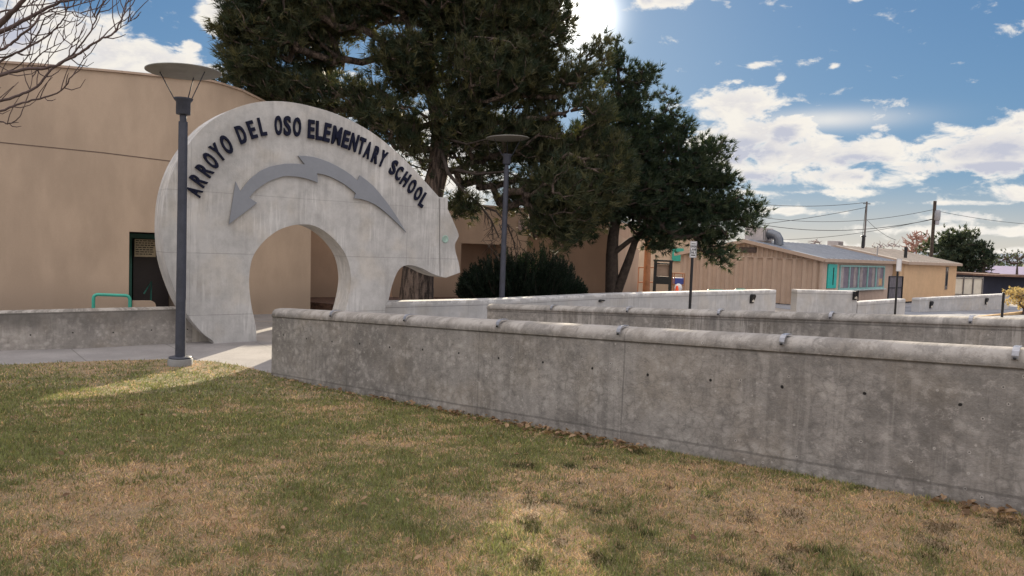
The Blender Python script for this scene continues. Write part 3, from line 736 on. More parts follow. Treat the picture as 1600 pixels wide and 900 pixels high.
# coping along the roofline
mb = MB()
for i in range(len(tp)-1):
    a, b2 = tp[i], tp[i+1]; pa = A0+AD*a[0]+Vector((0, 0, a[1]+.03)); pb = A0+AD*b2[0]+Vector((0, 0, b2[1]+.03)); dd = (pb-pa)
    mb.box((pa+pb)/2+AN*.12, (dd.length+.01, .34, .05), (dd.normalized(), AN, dd.normalized().cross(AN)))
mb.build('coping', M_['fascia'], hall)
j = [S(-420, 200), S(0, 222.5), S(160, 238.5), S(300, 256)]
mb = MB()
for i in range(3):
    pa = A0+AD*j[i][0]+Vector((0, 0, j[i][1])); pb = A0+AD*j[i+1][0]+Vector((0, 0, j[i+1][1])); dd = pb-pa
    mb.box((pa+pb)/2-AN*.001, (dd.length, .008, .022), (dd.normalized(), AN, dd.normalized().cross(AN)))
mb.build('control_joint', simple('joint_sealant', (.13, .09, .07)), hall)
# entrance recess: door, frames, sidelight
def onA(s, z, back=0): return A0 + AD*s + AN*back + Vector((0, 0, z))
axA = (AD, AN, Vector((0, 0, 1)))
zd = -.5
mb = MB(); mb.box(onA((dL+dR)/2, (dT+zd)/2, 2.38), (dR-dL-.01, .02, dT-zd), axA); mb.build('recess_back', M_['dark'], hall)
dk = simple('recess_shade_dark', (.03, .024, .026), .9)  # near-black back and linings, the recess shade put into their colour
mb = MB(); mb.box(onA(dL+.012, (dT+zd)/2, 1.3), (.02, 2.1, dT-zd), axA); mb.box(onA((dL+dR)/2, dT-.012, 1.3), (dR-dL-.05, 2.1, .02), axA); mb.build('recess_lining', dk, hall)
sa, sb = S(208, 380)[0], S(220, 380)[0]
mb = MB(); mb.box(onA((sa+sb)/2, (dT-.12+zd)/2, .9), (sb-sa, .12, dT-.12-zd), axA); mb.box(onA((dL+dR)/2, dT-.1, .9), (dR-dL-.06, .1, .12), axA); mb.build('door_frame', M_['darkteal'], hall, .005)
sd = S(246, 430)[0]
mb = MB(); mb.box(onA((sb+dR)/2+.02, (dT-.2+zd)/2, 1.0), (dR-sb-.08, .05, dT-.2-zd), axA); mb.build('door', simple('door_maroon', (.02, .014, .016), .5), hall)
pa, pb = S(223.5, 374), S(243, 403)
pl = empty('notice_board', onA((pa[0]+pb[0])/2, pb[1], .3), 'small tan board with rows of dark lettering beside the hall entrance', 'notice')
bd = MB(); bd.box(onA((pa[0]+pb[0])/2+.05, (pa[1]+pb[1])/2, .6), (pb[0]-pa[0]+.2, .03, (pa[1]-pb[1])*.98), axA); bd.build('board', simple('tan_board', (.28, .23, .15)), pl)
bd = MB()
for r_ in range(7):
    z = pa[1]-(pa[1]-pb[1])*(r_+.7)/8; s0 = pa[0]-.03
    while s0 < pb[0]+.08:
        w = random.uniform(.03, .09); bd.box(onA(s0+w/2, z, .58), (w, .004, .022), axA); s0 += w+.022
bd.build('lettering', M_['dark'], pl)
# low curb wall with rounded end beside the entrance
pc = [(204, 500), (204, 468.5), (232, 468.5), (236, 471), (237.5, 475), (237.5, 500)]
tag(link('curb_wall', prism([S(*q) for q in pc], A0, ad, 0, .18, -.35), M_['stucco']), 'short tan stucco curb wall with rounded corner at the hall entrance', 'wall')
mb = MB(); mb.box(onA((dL+dR)/2+.5, S(240, 486)[1]-.25, -.4), (dR-dL, .9, .5), axA); mb.build('entrance_step', simple('pale_step', (.48, .46, .45)), hall)
hr = MB(); h0, h1, h2 = onA(S(228, 470)[0], S(228, 460)[1], .2), onA(S(240, 440)[0], S(240, 440)[1], .2), onA(S(239, 470)[0], S(239, 475)[1], .2)
hr.tube([h0, h1, h2], .02, 6); tag(hr.build('handrail', M_['darkteal']), 'dark green handrail inside the shaded hall entrance', 'handrail')
# teal hoop rail behind the low wall
hY = 14.2; a, b2, c, d_ = P(146, 500, hY), P(146, 460, hY), P(203, 462, hY+.25), P(203, 502, hY+.25)
a.z = G(hY); d_.z = G(hY)
def roundpath(pts, r=.09, n=5):
    pts = [Vector(p) for p in pts]; res = [pts[0]]
    for i in range(1, len(pts)-1):
        u = (pts[i-1]-pts[i]).normalized()*r; v = (pts[i+1]-pts[i]).normalized()*r
        for k in range(n+1):
            t = k/n; res.append((pts[i]+u)*(1-t)**2 + pts[i]*2*t*(1-t) + (pts[i]+v)*t*t)
    res.append(pts[-1]); return res
hr = MB(); hr.tube(roundpath([a, b2, c, d_]), .031, 10); tag(hr.build('handrail', M_['teal']), 'bright teal tubular rail hoop behind the low wall on the left', 'handrail')

# ------------------------------------------------------------------ low wing behind the bear
B0 = Vector((-6.55, 23.4, 0)); B1 = XY(826, 27.7); BD = Vector((B1.x-B0.x, B1.y-B0.y, 0)).normalized(); BN = Vector((-BD.y, BD.x, 0)); bd2 = (BD.x, BD.y)
SB = lambda px, py: PLN(px, py, B0, bd2)
wing = empty('school_wing', Vector((B0.x, B0.y, -.3)), 'low flat-roofed tan school wing behind the pines and juniper', 'building')
ztop = SB(700, 319)[1]; dl, dr = SB(721, 380)[0], SB(783, 380)[0]; dt = SB(721, 380)[1]; se = SB(826, 330)[0]
sg0, sg1 = SB(572, 400)[0], SB(614, 400)[0]
wl = [(sg1, -.7), (dl, -.7), (dl, dt), (dr, dt), (dr, -.7), (se, -.7), (se, ztop), (sg1, ztop)]
link('front_wall', prism(wl, B0, bd2, 0, 1.0), M_['stucco2'], wing)
link('front_wall', prism([(-3.5, -.7), (sg0, -.7), (sg0, ztop), (-3.5, ztop)], B0, bd2, 0, .4), M_['stucco2'], wing)
link('rear_block', prism([(sg1+1.6, -.7), (se, -.7), (se, ztop-.05), (sg1+1.6, ztop-.05)], B0, bd2, 0, 6, 1.005), M_['stucco3'], wing)
mb = MB(); c = B0+BD*((se+sg1)/2)+BN*.12+Vector((0, 0, ztop+.03)); mb.box(c, (se-sg1, .32, .06), (BD, BN, Vector((0, 0, 1)))); mb.build('coping', M_['fascia'], wing)
q = SB(815, 352); mb = MB(); mb.box(B0+BD*q[0]+Vector((0, 0, q[1]))-BN*.02, (.32, .03, .36), (BD, BN, Vector((0, 0, 1)))); mb.build('wall_panel', simple('pinkish_panel', (.42, .3, .27)), wing)
q = SB(801, 322); mb = MB(); c = B0+BD*q[0]+Vector((0, 0, q[1]))-BN*.15; mb.box(c, (.22, .28, .14), (BD, BN, Vector((0, 0, 1)))); mb.box(c+BN*.02+Vector((0, 0, -.1)), (.16, .2, .08), (BD, BN, Vector((0, 0, 1)))); mb.build('wall_lamp', M_['black'], wing)
# darker section stepping back and the sloping end wall
C0 = XY(827, 28.0); C1 = XY(950, 27.0); CD = Vector((C1.x-C0.x, C1.y-C0.y, 0)).normalized(); z1 = P(828, 340, 28).z
link('side_wall', prism([(-1.2, -.7), ((C1-C0).length, -.7), ((C1-C0).length, z1), (-1.2, z1)], C0, (CD.x, CD.y), 0, 6), M_['stucco3'], wing)
E1 = XY(998.5, 31.5); ED = Vector((E1.x-C1.x, E1.y-C1.y, 0)); eL = ED.length; ED.normalize()
link('end_wall', prism([(.003, -.7), (eL, -.7), (eL, P(998, 391, 31.5).z), (eL*.55, P(972, 374, 29.5).z), (.003, z1-.3)], C1, (ED.x, ED.y), 0, .35), M_['stucco2'], wing)
hv = empty('rooftop_unit', B0+BD*8.5+BN*3+Vector((0, 0, ztop-.05)), 'small white rooftop unit over the low school wing behind the pine', 'air conditioner')
c = P(842, 328, 31.5); mb = MB(); mb.box(c, (1.0, .9, .6)); mb.build('housing', M_['white'], hv, .03)
mb = MB(); mb.box(c+Vector((-.1, -.46, .05)), (.5, .03, .3)); mb.build('grille', M_['black'], hv)

# ------------------------------------------------------------------ portable classrooms
def siding(P0, d, L, zb, zt, pitch, depth, gable=None):
    """ribbed sheet on a vertical plane; gable(s) gives extra height"""
    n = Vector((-d.y, d.x, 0)); n = n if n.y < 0 else -n
    V = []; Fs = []; s = 0; xs = []
    while s < L:
        for a, h in ((0, 0), (.34, 0), (.52, 1), (.80, 1), (.97, 0)):
            if s+a*pitch < L: xs.append((s+a*pitch, h*depth))
        s += pitch
    xs.append((L, 0))
    for s, h in xs:
        t = zt(s) if callable(zt) else zt
        V += [P0+d*s+n*h+Vector((0, 0, zb)), P0+d*s+n*h+Vector((0, 0, t))]
    for i in range(len(xs)-1): Fs.append((2*i, 2*i+2, 2*i+3, 2*i+1))
    return pyd(V, Fs)
def portable(name, K, cY, px_c, colour_g, colour_l, label, roofm, gl, ll):
    c0 = XY(px_c, cY); zt = CAMZ-.03
    gd = Vector((-.71, .70, 0)).normalized(); ld = Vector((.7, .71, 0)).normalized()
    zb = P(1226, 475, 37).z if True else 0
    zg = G(cY)
    root = empty(name, Vector((c0.x, c0.y, zg)), label, 'building', 'portable classrooms')
    rise = .80
    gb = c0+gd*gl
    # gable wall runs from far corner to near corner so ribs face the viewer
    link('gable_wall', siding(gb, -gd, gl, zb, lambda s: zt-.05, .52, .10), colour_g, root)
    tri = siding(gb, -gd, gl, zt-.04, lambda s: zt-.02+(1-abs(s/gl-.5)*2)*rise, .26, .06)
    o = link('gable_panel', tri, colour_g, root)
    nG = Vector((-gd.y, gd.x, 0)); nG = nG if nG.y < 0 else -nG
    link('front_wall', siding(c0, ld, ll, zb, zt, .22, .045), colour_l, root)
    core = MB(); cc = c0+gd*(gl/2)+ld*(ll/2); core.box(cc+Vector((0, 0, (zb+zt)/2)), (gl-.04, ll-.04, zt-zb-.02), (gd, ld, Vector((0, 0, 1)))); core.build('inner_wall', M_['fascia'], root)
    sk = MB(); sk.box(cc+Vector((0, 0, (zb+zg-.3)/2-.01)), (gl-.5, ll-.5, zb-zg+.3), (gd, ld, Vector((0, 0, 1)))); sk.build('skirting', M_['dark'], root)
    # roof: two slopes with overhang
    ov = .25; r = MB(); pk0 = c0+gd*(gl/2)-ld*ov+Vector((0, 0, zt+rise+.02)); pk1 = c0+gd*(gl/2)+ld*(ll+ov)+Vector((0, 0, zt+rise+.02))
    e0 = c0-gd*ov-ld*ov+Vector((0, 0, zt-.02)); e1 = c0-gd*ov+ld*(ll+ov)+Vector((0, 0, zt-.02)); f0 = c0+gd*(gl+ov)-ld*ov+Vector((0, 0, zt-.02)); f1 = c0+gd*(gl+ov)+ld*(ll+ov)+Vector((0, 0, zt-.02))
    up = Vector((0, 0, .06))
    V = [pk0, pk1, e0, e1, f0, f1]; V += [v+up for v in V]
    r.add(V, [(6, 8, 9, 7), (6, 7, 11, 10), (0, 1, 3, 2), (0, 4, 5, 1), (2, 3, 9, 8), (4, 10, 11, 5), (0, 2, 8, 6), (0, 6, 10, 4), (1, 7, 9, 3), (1, 5, 11, 7)])
    ro = r.build('roof', roofm, root)
    sm = MB()
    k = int(ll/.6)
    for i in range(1, k):
        for (pa, pb) in ((pk0, e0), (pk0, f0)):
            a = pa+ld*(i*(ll+2*ov)/k)+up*1.15; b3 = pb+ld*(i*(ll+2*ov)/k)+up*1.15
            sm.tube([a, b3], .018, 4, False)
    sm.build('seam', roofm, ro)
    fs = MB()
    for (pa, pb) in ((pk0, e0), (pk0, f0), (e0, e1)):
        dd = pb-pa; nrm = dd.normalized().cross(Vector((0, 0, 1))).normalized()
        fs.box((pa+pb)/2+Vector((0, 0, -.03))-nrm*0+(nG*.02 if pa is pk0 else -gd*.02), (dd.length, .04, .17), (dd.normalized(), nrm, nrm.cross(dd.normalized())))
    fs.build('fascia', M_['fascia'], root)
    return root, c0, gd, ld, gb, zt, zb, nG
sid_br = simple('brown_tan_siding', (.42, .305, .225), .65, 0, .06, 1.5, .03)
sid_pk = simple('pinkish_tan_siding', (.53, .40, .32), .65, 0, .06, 1.5, .03)
sid_or = simple('orange_tan_siding', (.62, .42, .25), .65, 0, .06, 1.5, .03)
p1, c0, gd, ld, gb, zt, zb, nG = portable('portable_classroom', 1, 36.0, 1284, sid_br, sid_pk, 'nearer brown tan ribbed portable classroom with a grey roof and a row of teal-framed windows', M_['roofgrey'], 7.9, 10.4)
sl2 = (ld.x, ld.y); SP = lambda px, py: PLN(px, py, c0, sl2)
nL = Vector((-ld.y, ld.x, 0)); nL = nL if nL.y < 0 else -nL; axL = (ld, nL, Vector((0, 0, 1)))
def onL(s, z, o=0): return c0+ld*s+nL*o+Vector((0, 0, z))
a, b2 = SP(1292, 412.5), SP(1303.5, 450)
dm = MB(); dm.box(onL((a[0]+b2[0])/2, (a[1]+b2[1])/2, .06), (b2[0]-a[0], .06, a[1]-b2[1]), axL); dr_ = dm.build('door', simple('bright_teal_door', (.02, .42, .36), .4), p1)
v = SP(1300, 418); v2 = SP(1300, 445); dm = MB(); dm.box(onL(v[0], (v[1]+v2[1])/2, .095), (.10, .01, v[1]-v2[1]), axL); dm.build('door_window', M_['dark'], dr_)
a, b2 = SP(1310.5, 414), SP(1378, 450)
wi = MB(); W_, H_ = b2[0]-a[0], a[1]-b2[1]
for s in (a[0]+.04, b2[0]-.04): wi.box(onL(s, (a[1]+b2[1])/2, .07), (.09, .08, H_), axL)
for z in (a[1]-.04, b2[1]+.03): wi.box(onL((a[0]+b2[0])/2, z, .07), (W_, .08, .09), axL)
for k in range(1, 5): wi.box(onL(a[0]+W_*(.2*k), (a[1]+b2[1])/2, .068), (.10, .07, H_-.1), axL)
wf = wi.build('window', simple('pale_teal_frame', (.25, .45, .42), .5), p1)
for k in range(5):
    g = MB(); g.box(onL(a[0]+W_*(.2*k+.1), (a[1]+b2[1])/2, .045), (W_*.2-.08, .012, H_-.1), axL); g.build('pane', M_['curtaindark'], wf)
    g = MB(); g.box(onL(a[0]+W_*(.2*k+(.06, .13, .07, .14, .08)[k]), (a[1]+b2[1])/2+.02, .056), (W_*.055, .006, H_-.16), axL); g.build('curtain', M_['curtain'], wf)
g = MB(); g.box(onL(b2[0]-W_*.08, b2[1]+.35, .062), (.5, .006, .4), axL); g.build('curtain', simple('orange_yellow_poster', (.5, .32, .18)), wf)
g = MB(); g.box(onL((a[0]+b2[0])/2-.3, b2[1]-.04, .12), (W_+1.0, .12, .05), axL); g.build('window_sill', simple('pale_sill', (.45, .55, .55)), p1)
# gable vent and trim line
gdir = -gd; sg = (gdir.x, gdir.y); a, b2 = PLN(1156, 386, gb, sg), PLN(1182, 395, gb, sg)
g = MB(); cz = gb+gdir*((a[0]+b2[0])/2)+nG*.06+Vector((0, 0, (a[1]+b2[1])/2))
g.box(cz, (b2[0]-a[0], .05, a[1]-b2[1]), (gdir, nG, Vector((0, 0, 1))))
for k in range(5): g.box(cz+nG*.03+Vector((0, 0, -.12+.06*k)), (b2[0]-a[0]-.06, .03, .02), (gdir, nG, Vector((0, 0, 1))))
g.build('gable_vent', simple('vent_brown', (.10, .07, .06)), p1)
g = MB(); g.box(gb+gdir*(7.9/2)+nG*.05+Vector((0, 0, zt-.03)), (7.9, .05, .05), (gdir, nG, Vector((0, 0, 1)))); g.build('trim_strip', M_['fascia'], p1)
g = MB(); g.box(c0+nG*.045+nL*.045+Vector((0, 0, (zt+zb)/2)), (.12, .12, zt-zb), axL); g.build('corner_trim', M_['fascia'], p1)
p2, c02, gd_, ld_, gb2, zt2, zb2, nG2 = portable('portable_classroom', 1, 43.0, 1414, sid_or, sid_or, 'farther orange tan ribbed portable classroom with a tan roof and one tall narrow window', M_['rooftan'], 7.9, 11.1)
SQ = lambda px, py: PLN(px, py, c02, sl2)
a, b2 = SQ(1475, 417), SQ(1480.5, 452)
g = MB(); cq = c02+ld*((a[0]+b2[0])/2)+nL*.03+Vector((0, 0, (a[1]+b2[1])/2)); g.box(cq, (.62, .06, a[1]-b2[1]), axL); wq = g.build('window', simple('grey_brown_window', (.14, .12, .11)), p2)
g = MB(); g.box(cq+nL*.035+Vector((0, 0, .1)), (.4, .01, (a[1]-b2[1])*.8), axL); g.build('pane', M_['glass'], wq)
# wire gate between the portables
gx = empty('metal_gate', P(1400, 465, 38.5), 'grey barred metal gate between the two portable classrooms', 'gate')
ga, gb_ = P(1389.5, 432, 38), P(1411, 432, 39); gd3 = Vector((gb_.x-ga.x, gb_.y-ga.y, 0)); gL = gd3.length; gd3.normalize()
f = MB()
zlo = P(1400, 467, 38.5).z; zhi = ga.z
for z in (zlo, zhi, (zlo+zhi)/2): f.tube([Vector((ga.x, ga.y, z)), Vector((gb_.x, gb_.y, z))], .025, 6)
for s in (0, gL): f.tube([Vector((ga.x, ga.y, G(38)))+gd3*s, Vector((ga.x, ga.y, zhi))+gd3*s], .035, 6)
f.build('gate_frame', M_['black'], gx)
f = MB()
for k in range(1, 9): f.tube([Vector((ga.x, ga.y, zlo))+gd3*(gL*k/9), Vector((ga.x, ga.y, zhi))+gd3*(gL*k/9)], .018, 5)
f.box(Vector((ga.x, ga.y, (zlo+zhi)/2))+gd3*(gL/2)+Vector((0, .06, 0)), (gL, .02, zhi-zlo), (gd3, Vector((-gd3.y, gd3.x, 0)), Vector((0, 0, 1))))
f.build('gate_bars', simple('gate_grey', (.22, .2, .22)), gx)
# rooftop units
def ac(px, py, Y, w, h, label, duct=False):
    c = P(px, py, Y); root = empty('rooftop_unit', c-Vector((0, 0, h/2)), label, 'air conditioner', 'rooftop units on the portables')
    b = MB(); b.box(c, (w, w*.8, h), (ld, nL, Vector((0, 0, 1)))); b.build('housing', simple('ac_housing', (.42, .38, .37)), root, .03)
    b = MB()
    for k in range(6): b.box(c+nL*(w*.4+.012)+ld*(-w/2+w*(k+.5)/6)+Vector((0, 0, 0)), (w*.05, .02, h*.8), (ld, nL, Vector((0, 0, 1))))
    b.build('louvre', simple('ac_louvre', (.2, .18, .18)), root)
    b = MB(); b.box(c+Vector((0, 0, -h/2-.12)), (w*.9, w*.7, .24), (ld, nL, Vector((0, 0, 1)))); b.build('curb_base', M_['fascia'], root)
    if duct:
        b = MB(); pts = [c-gd*(w*.35)+Vector((0, 0, .02)), c-gd*(w*.45+.22)+Vector((0, 0, .03)), c-gd*(w*.45+.42)+Vector((0, 0, -.05)), c-gd*(w*.45+.54)+Vector((0, 0, -.24)), c-gd*(w*.45+.57)+Vector((0, 0, -.55))]
        b.tube(pts, [h*.34]*5, 14); b.build('duct', simple('duct_grey', (.15, .16, .18), .4, .5), root)
ac(1186, 366.5, 39.5, 1.25, .70, 'larger rooftop unit with a curved grey duct at the peak of the nearer portable', True)
ac(1305, 381, 47, .85, .36, 'small boxy rooftop unit on the far side of the nearer portable roof')
def pipe(px, py0, py1, Y, r, label, capd=True):
    a, b = P(px, py0, Y), P(px, py1, Y); a.x = b.x
    m_ = MB(); m_.tube([b, a], r, 8)
    if capd: m_.lathe(a, [(r*1.7, 0), (r*1.7, .06), (r*.6, .12)], 10)
    tag(m_.build('vent_pipe', M_['black'] if r > .06 else simple('grey_pipe', (.35, .32, .3))), label, 'vent pipe')
pipe(1348, 370, 388, 46, .09, 'short black vent pipe on the tan roof beside the thin pole')
pipe(1370.5, 384, 400, 42, .04, 'thin grey pipe standing near the tan roof edge between the portables', False)
pipe(1414.5, 386, 403, 44, .10, 'pale stubby vent pipe near the eave of the farther portable', False)

# ------------------------------------------------------------------ signs and posts
def post(px, y0, y1, Y, r, mat=None):
    a, b = P(px, y0, Y), P(px, y1, Y)
    base = Vector((b.x, Y, G(Y))); return base, Vector((b.x, Y, a.z))
def signpost(pxt, pyt, pxb, pyb, Y, sw, sh, label, text):
    b = P(pxb, pyb, Y); t = P(pxt, pyt, Y); base = Vector((b.x, Y, G(Y)))
    root = empty('sign_post', base, label, 'sign')
    m_ = MB(); m_.tube([base-Vector((0, 0, .1)), Vector((b.x, Y, t.z-.02))], .032, 8); m_.build('post', M_['black'], root)
    ctr = Vector((b.x, Y-.045, t.z-sh/2)); m_ = MB(); m_.box(ctr, (sw, .006, sh)); pn = m_.build('sign_panel', M_['white'], root)
    m_ = MB()
    for (x, z, w, h) in ((0, sh/2-.012, sw*.94, .006), (0, -sh/2+.012, sw*.94, .006), (sw/2-.012, 0, .006, sh*.95), (-sw/2+.012, 0, .006, sh*.95)): m_.box(ctr+Vector((x, -.0045, z)), (w, .003, h))
    m_.build('border', simple('sign_grey', (.2, .2, .22)), pn)
    for word, zz, hh in text:
        if word == '-':
            m_ = MB(); m_.box(ctr+Vector((0, -.005, zz)), (sw*.62, .003, hh)); m_.build('lettering', M_['black'], pn); continue
        n = len(word); cw = hh*.62; m_ = MB()
        for i, ch in enumerate(word):
            V, Fs = glyph(ch, .02); x0 = (i-(n-1)/2)*cw*1.18
            m_.add([ctr+Vector((x0+v[0]*cw*(.25 if ch == 'I' else 1), -.006-v[2]*.003, zz-hh/2+v[1]*hh)) for v in V], Fs)
        m_.build('lettering', M_['black'], pn)
    return root
signpost(1083, 377, 1078, 478, 16.5, .15, .365, 'white upright notice OPEN LANE ONLY on a black post by the pine', [('-', .125, .016), ('OPEN', .066, .05), ('LANE', -.002, .05), ('ONLY', -.068, .05), ('-', -.128, .024)])
signpost(1403.5, 404, 1398.5, 488, 22.0, .16, .38, 'plain pale sign seen nearly edge-on on a black post before the metal gate', [])
b0 = P(1566, 488, 27); mb = MB(); top = P(1566.5, 458, 27); mb.tube([Vector((b0.x, 27, G(27)-.05)), Vector((b0.x, 27, top.z))], .045, 8); mb.lathe(Vector((b0.x, 27, top.z)), [(.045, 0), (.03, .02)], 8)
tag(mb.build('bollard_post', M_['black']), 'short black post standing by the road before the golden shrub', 'post')
# yellow kerb
ka, kb = PG(1528, 494.5), PG(1650, 486); kd = (kb-ka).normalized(); kn = Vector((-kd.y, kd.x, 0))
mb = MB(); mb.box((ka+kb)/2+Vector((0, 0, .0)), ((kb-ka).length, .18, .2), (Vector((kd.x, kd.y, 0)).normalized(), kn, Vector((0, 0, 1))))
tag(mb.build('kerb', M_['yellow'], None, .02), kind='structure')

# ------------------------------------------------------------------ gap between pine and portable
FY = 40
bw = MB(); a, b2 = P(985, 350, FY+6), P(1095, 350, FY+6); bw.box(Vector(((a.x+b2.x)/2, FY+6, .9)), (b2.x-a.x+2, .4, 4.4))
fb = empty('far_classroom', Vector(((a.x+b2.x)/2, FY+6, G(FY))), 'pale beige block seen far off between the pine trunks and the portable', 'building')
bw.build('wall', M_['beige'], fb)
w_ = MB(); c = P(1059, 398, FY+5.7); w_.box(c, (.7, .06, .8)); w_.build('window', M_['teal'], fb)
w_ = MB(); w_.box(Vector(((a.x+b2.x)/2, FY+5.9, 3.1)), (b2.x-a.x+2.4, .9, .25)); w_.build('roof_edge', M_['fascia'], fb)
po = MB(); p0, p1_ = P(1009.5, 458, 33), P(1015, 330, 33); p0.z = G(33); po.tube([p0, p1_], [.17, .13], 10)
tag(po.build('wooden_pole', M_['post']), 'rusty brown wooden pole behind the pine, left of the black frame', 'pole')
# chain fence
fe = empty('rail_fence', P(1010, 458, 35), 'thin brown rail fence behind the wooden pole', 'fence')
m_ = MB(); fa, fb2 = P(998, 418, 35), P(1024, 418, 35)
for y in (418, 441): m_ = MB(); q0, q1 = P(998, y, 35), P(1024, y, 35); m_.tube([q0, q1], .03, 6); m_.build('rail', M_['post'], fe)
for px in (998, 1024): q0 = P(px, 417, 35); m_ = MB(); m_.tube([Vector((q0.x, 35, G(35))), q0], .035, 6); m_.build('fence_post', M_['post'], fe)
ki = empty('message_board', P(1037, 457, 30), 'black freestanding message board frame between the pine and the portable', 'board')
k0, k1 = P(1024.5, 407, 30), P(1048.5, 409, 30); wK = k1.x-k0.x; xm = (k0.x+k1.x)/2; zK = k0.z; zk2 = G(30)
for s in (-1, 1): m_ = MB(); m_.box((xm+s*(wK/2), 30, (zK+zk2)/2), (.11, .11, zK-zk2)); m_.build('leg', M_['black'], ki)
m_ = MB(); m_.box((xm, 30, zK), (wK+.16, .12, .08)); m_.box((xm, 30, P(1037, 412, 30).z), (wK-.12, .10, .06)); m_.build('top_rail', M_['black'], ki)
za, zb_ = P(1037, 432, 30).z, P(1037, 444, 30).z; m_ = MB(); m_.box((xm, 30, (za+zb_)/2), (wK-.115, .10, za-zb_)); m_.build('panel', M_['black'], ki)
m_ = MB(); zc, zd_ = P(1037, 413, 30).z, P(1037, 432, 30).z; m_.box((xm, 30.04, (zc+zd_)/2), (wK-.12, .02, zc-zd_-.03)); m_.build('display', simple('tan_display', (.36, .26, .2)), ki)
# cone and cart
cp = P(1057.5, 457, 33); cp.z = G(33); co_ = empty('traffic_cone', cp, 'orange traffic cone with a white collar by the far black frame', 'cone')
hh = P(1057, 447, 33).z-cp.z
m_ = MB(); m_.box(cp+Vector((0, 0, .03)), (.45, .45, .05)); m_.build('base', M_['orange'], co_)
m_ = MB(); m_.lathe(cp+Vector((0, 0, .055)), [(.19, 0), (.045, hh-.05), (.03, hh-.03)], 18); m_.build('cone_body', M_['orange'], co_)
m_ = MB(); m_.lathe(cp+Vector((0, 0, hh*.62)), [(.105, 0), (.075, hh*.18)], 18); m_.build('collar', M_['white'], co_)
cx = P(1059, 455, 36); cx.z = G(36); ct = empty('utility_cart', cx, 'small frame cart carrying a blue bin, beyond the orange cone', 'cart')
zt_ = P(1059, 427, 36).z; m_ = MB()
for sx in (-.25, .25):
    for sy in (-.2, .2): m_.tube([cx+Vector((sx, sy, .0)), Vector((cx.x+sx, cx.y+sy, zt_))], .025, 6)
for z in (zt_, P(1059, 444, 36).z-.03): 
    m_.tube([Vector((cx.x-.25, cx.y-.2, z)), Vector((cx.x+.25, cx.y-.2, z))], .025, 6); m_.tube([Vector((cx.x-.25, cx.y+.2, z)), Vector((cx.x+.25, cx.y+.2, z))], .025, 6)
m_.build('frame', M_['post'], ct)
z0, z1_ = P(1059, 444, 36).z, P(1059, 434, 36).z; m_ = MB(); m_.box((cx.x, cx.y, (z0+z1_)/2), (.46, .36, z1_-z0)); m_.build('bin', M_['blue'], ct, .03)
m_ = MB(); m_.lathe(Vector((cx.x-.05, cx.y-.3, P(1056, 448, 36).z-.15)), [(.16, 0), (.19, .12), (.15, .26), (.05, .32)], 14); m_.build('bag', M_['white'], ct)
# teal rails peeping over the pale wall
for (x0, x1, y, Y, lab) in ((1104, 1131, 453.5, 26, 'teal rail peeping over the pale wall under the pine, left one of two'), (1148, 1166, 452.3, 27, 'teal rail peeping over the pale wall, right one of two, nearer the step light')):
    a, b2 = P(x0, y, Y), P(x1, y, Y+.3); a2 = Vector((a.x, a.y, G(Y))); b3 = Vector((b2.x, b2.y, G(Y)))
    m_ = MB(); m_.tube(roundpath([a2, a, b2, b3], .12), .03, 8); tag(m_.build('handrail', M_['teal']), lab, 'handrail')

# ------------------------------------------------------------------ far right background
fw = empty('board_fence', P(1515, 462, 52), 'pale lit panel fence beyond the farther portable', 'fence')
a, b2 = P(1490, 433, 52), P(1535, 433, 53); m_ = MB(); zz = G(52); dd = Vector((b2.x-a.x, b2.y-a.y, 0)); L = dd.length; dd.normalize(); ax = (dd, Vector((-dd.y, dd.x, 0)), Vector((0, 0, 1)))
m_.box(Vector((a.x, a.y, (a.z+zz)/2))+dd*L/2, (L, .08, a.z-zz), ax); m_.build('panel', M_['cream'], fw)
for k in range(4): m_ = MB(); m_.tube([Vector((a.x, a.y-.09, zz))+dd*(L*k/3), Vector((a.x, a.y-.09, a.z+.05))+dd*(L*k/3)], .05, 6); m_.build('fence_post', simple('fence_grey', (.15, .14, .14)), fw)
for z in (a.z-.05, a.z-1.2): m_ = MB(); m_.tube([Vector((a.x, a.y-.09, z)), Vector((a.x, a.y-.09, z))+dd*L], .03, 6); m_.build('rail', simple('rail_grey', (.18, .16, .15)), fw)
sh = empty('shed', P(1580, 460, 55), 'long dark navy shed with a sheet roof behind the golden shrub', 'shed')
a, b2 = P(1536, 431, 55), P(1760, 431, 58); m_ = MB(); m_.box(((a.x+b2.x)/2, 57, (a.z+G(55))/2), (b2.x-a.x, 4, a.z-G(55))); m_.build('wall', M_['navyshed'], sh)
m_ = MB(); m_.box(((a.x+b2.x)/2, 56.8, a.z+.08), (b2.x-a.x+.5, 5, .14)); m_.build('roof', M_['brick'], sh)
bk = MB(); a, b2 = P(1488, 424, 60), P(1560, 426, 60); bk.box(((a.x+b2.x)/2, 60, (a.z+G(60))/2), (b2.x-a.x, .3, a.z-G(60))); tag(bk.build('brick_wall', M_['brick']), 'dark red brown brick wall behind the pale panel fence', 'wall')
ho = empty('house', P(1580, 430, 75), 'neighbour house with a purple grey roof and a cream chimney with a red cap', 'house')
a, b2 = P(1535, 428, 72), P(1800, 428, 72); m_ = MB(); m_.box(((a.x+b2.x)/2, 77, (a.z+G(75))/2), (b2.x-a.x, 10, a.z-G(75))); m_.build('wall', M_['brick'], ho)
m_ = MB(); r0 = P(1550, 415, 77); rz = r0.z
V = [Vector((a.x-.5, 71.5, a.z)), Vector((b2.x, 71.5, a.z)), Vector((b2.x, 82.5, a.z)), Vector((a.x-.5, 82.5, a.z)), Vector((a.x, 77, rz)), Vector((b2.x, 77, rz))]
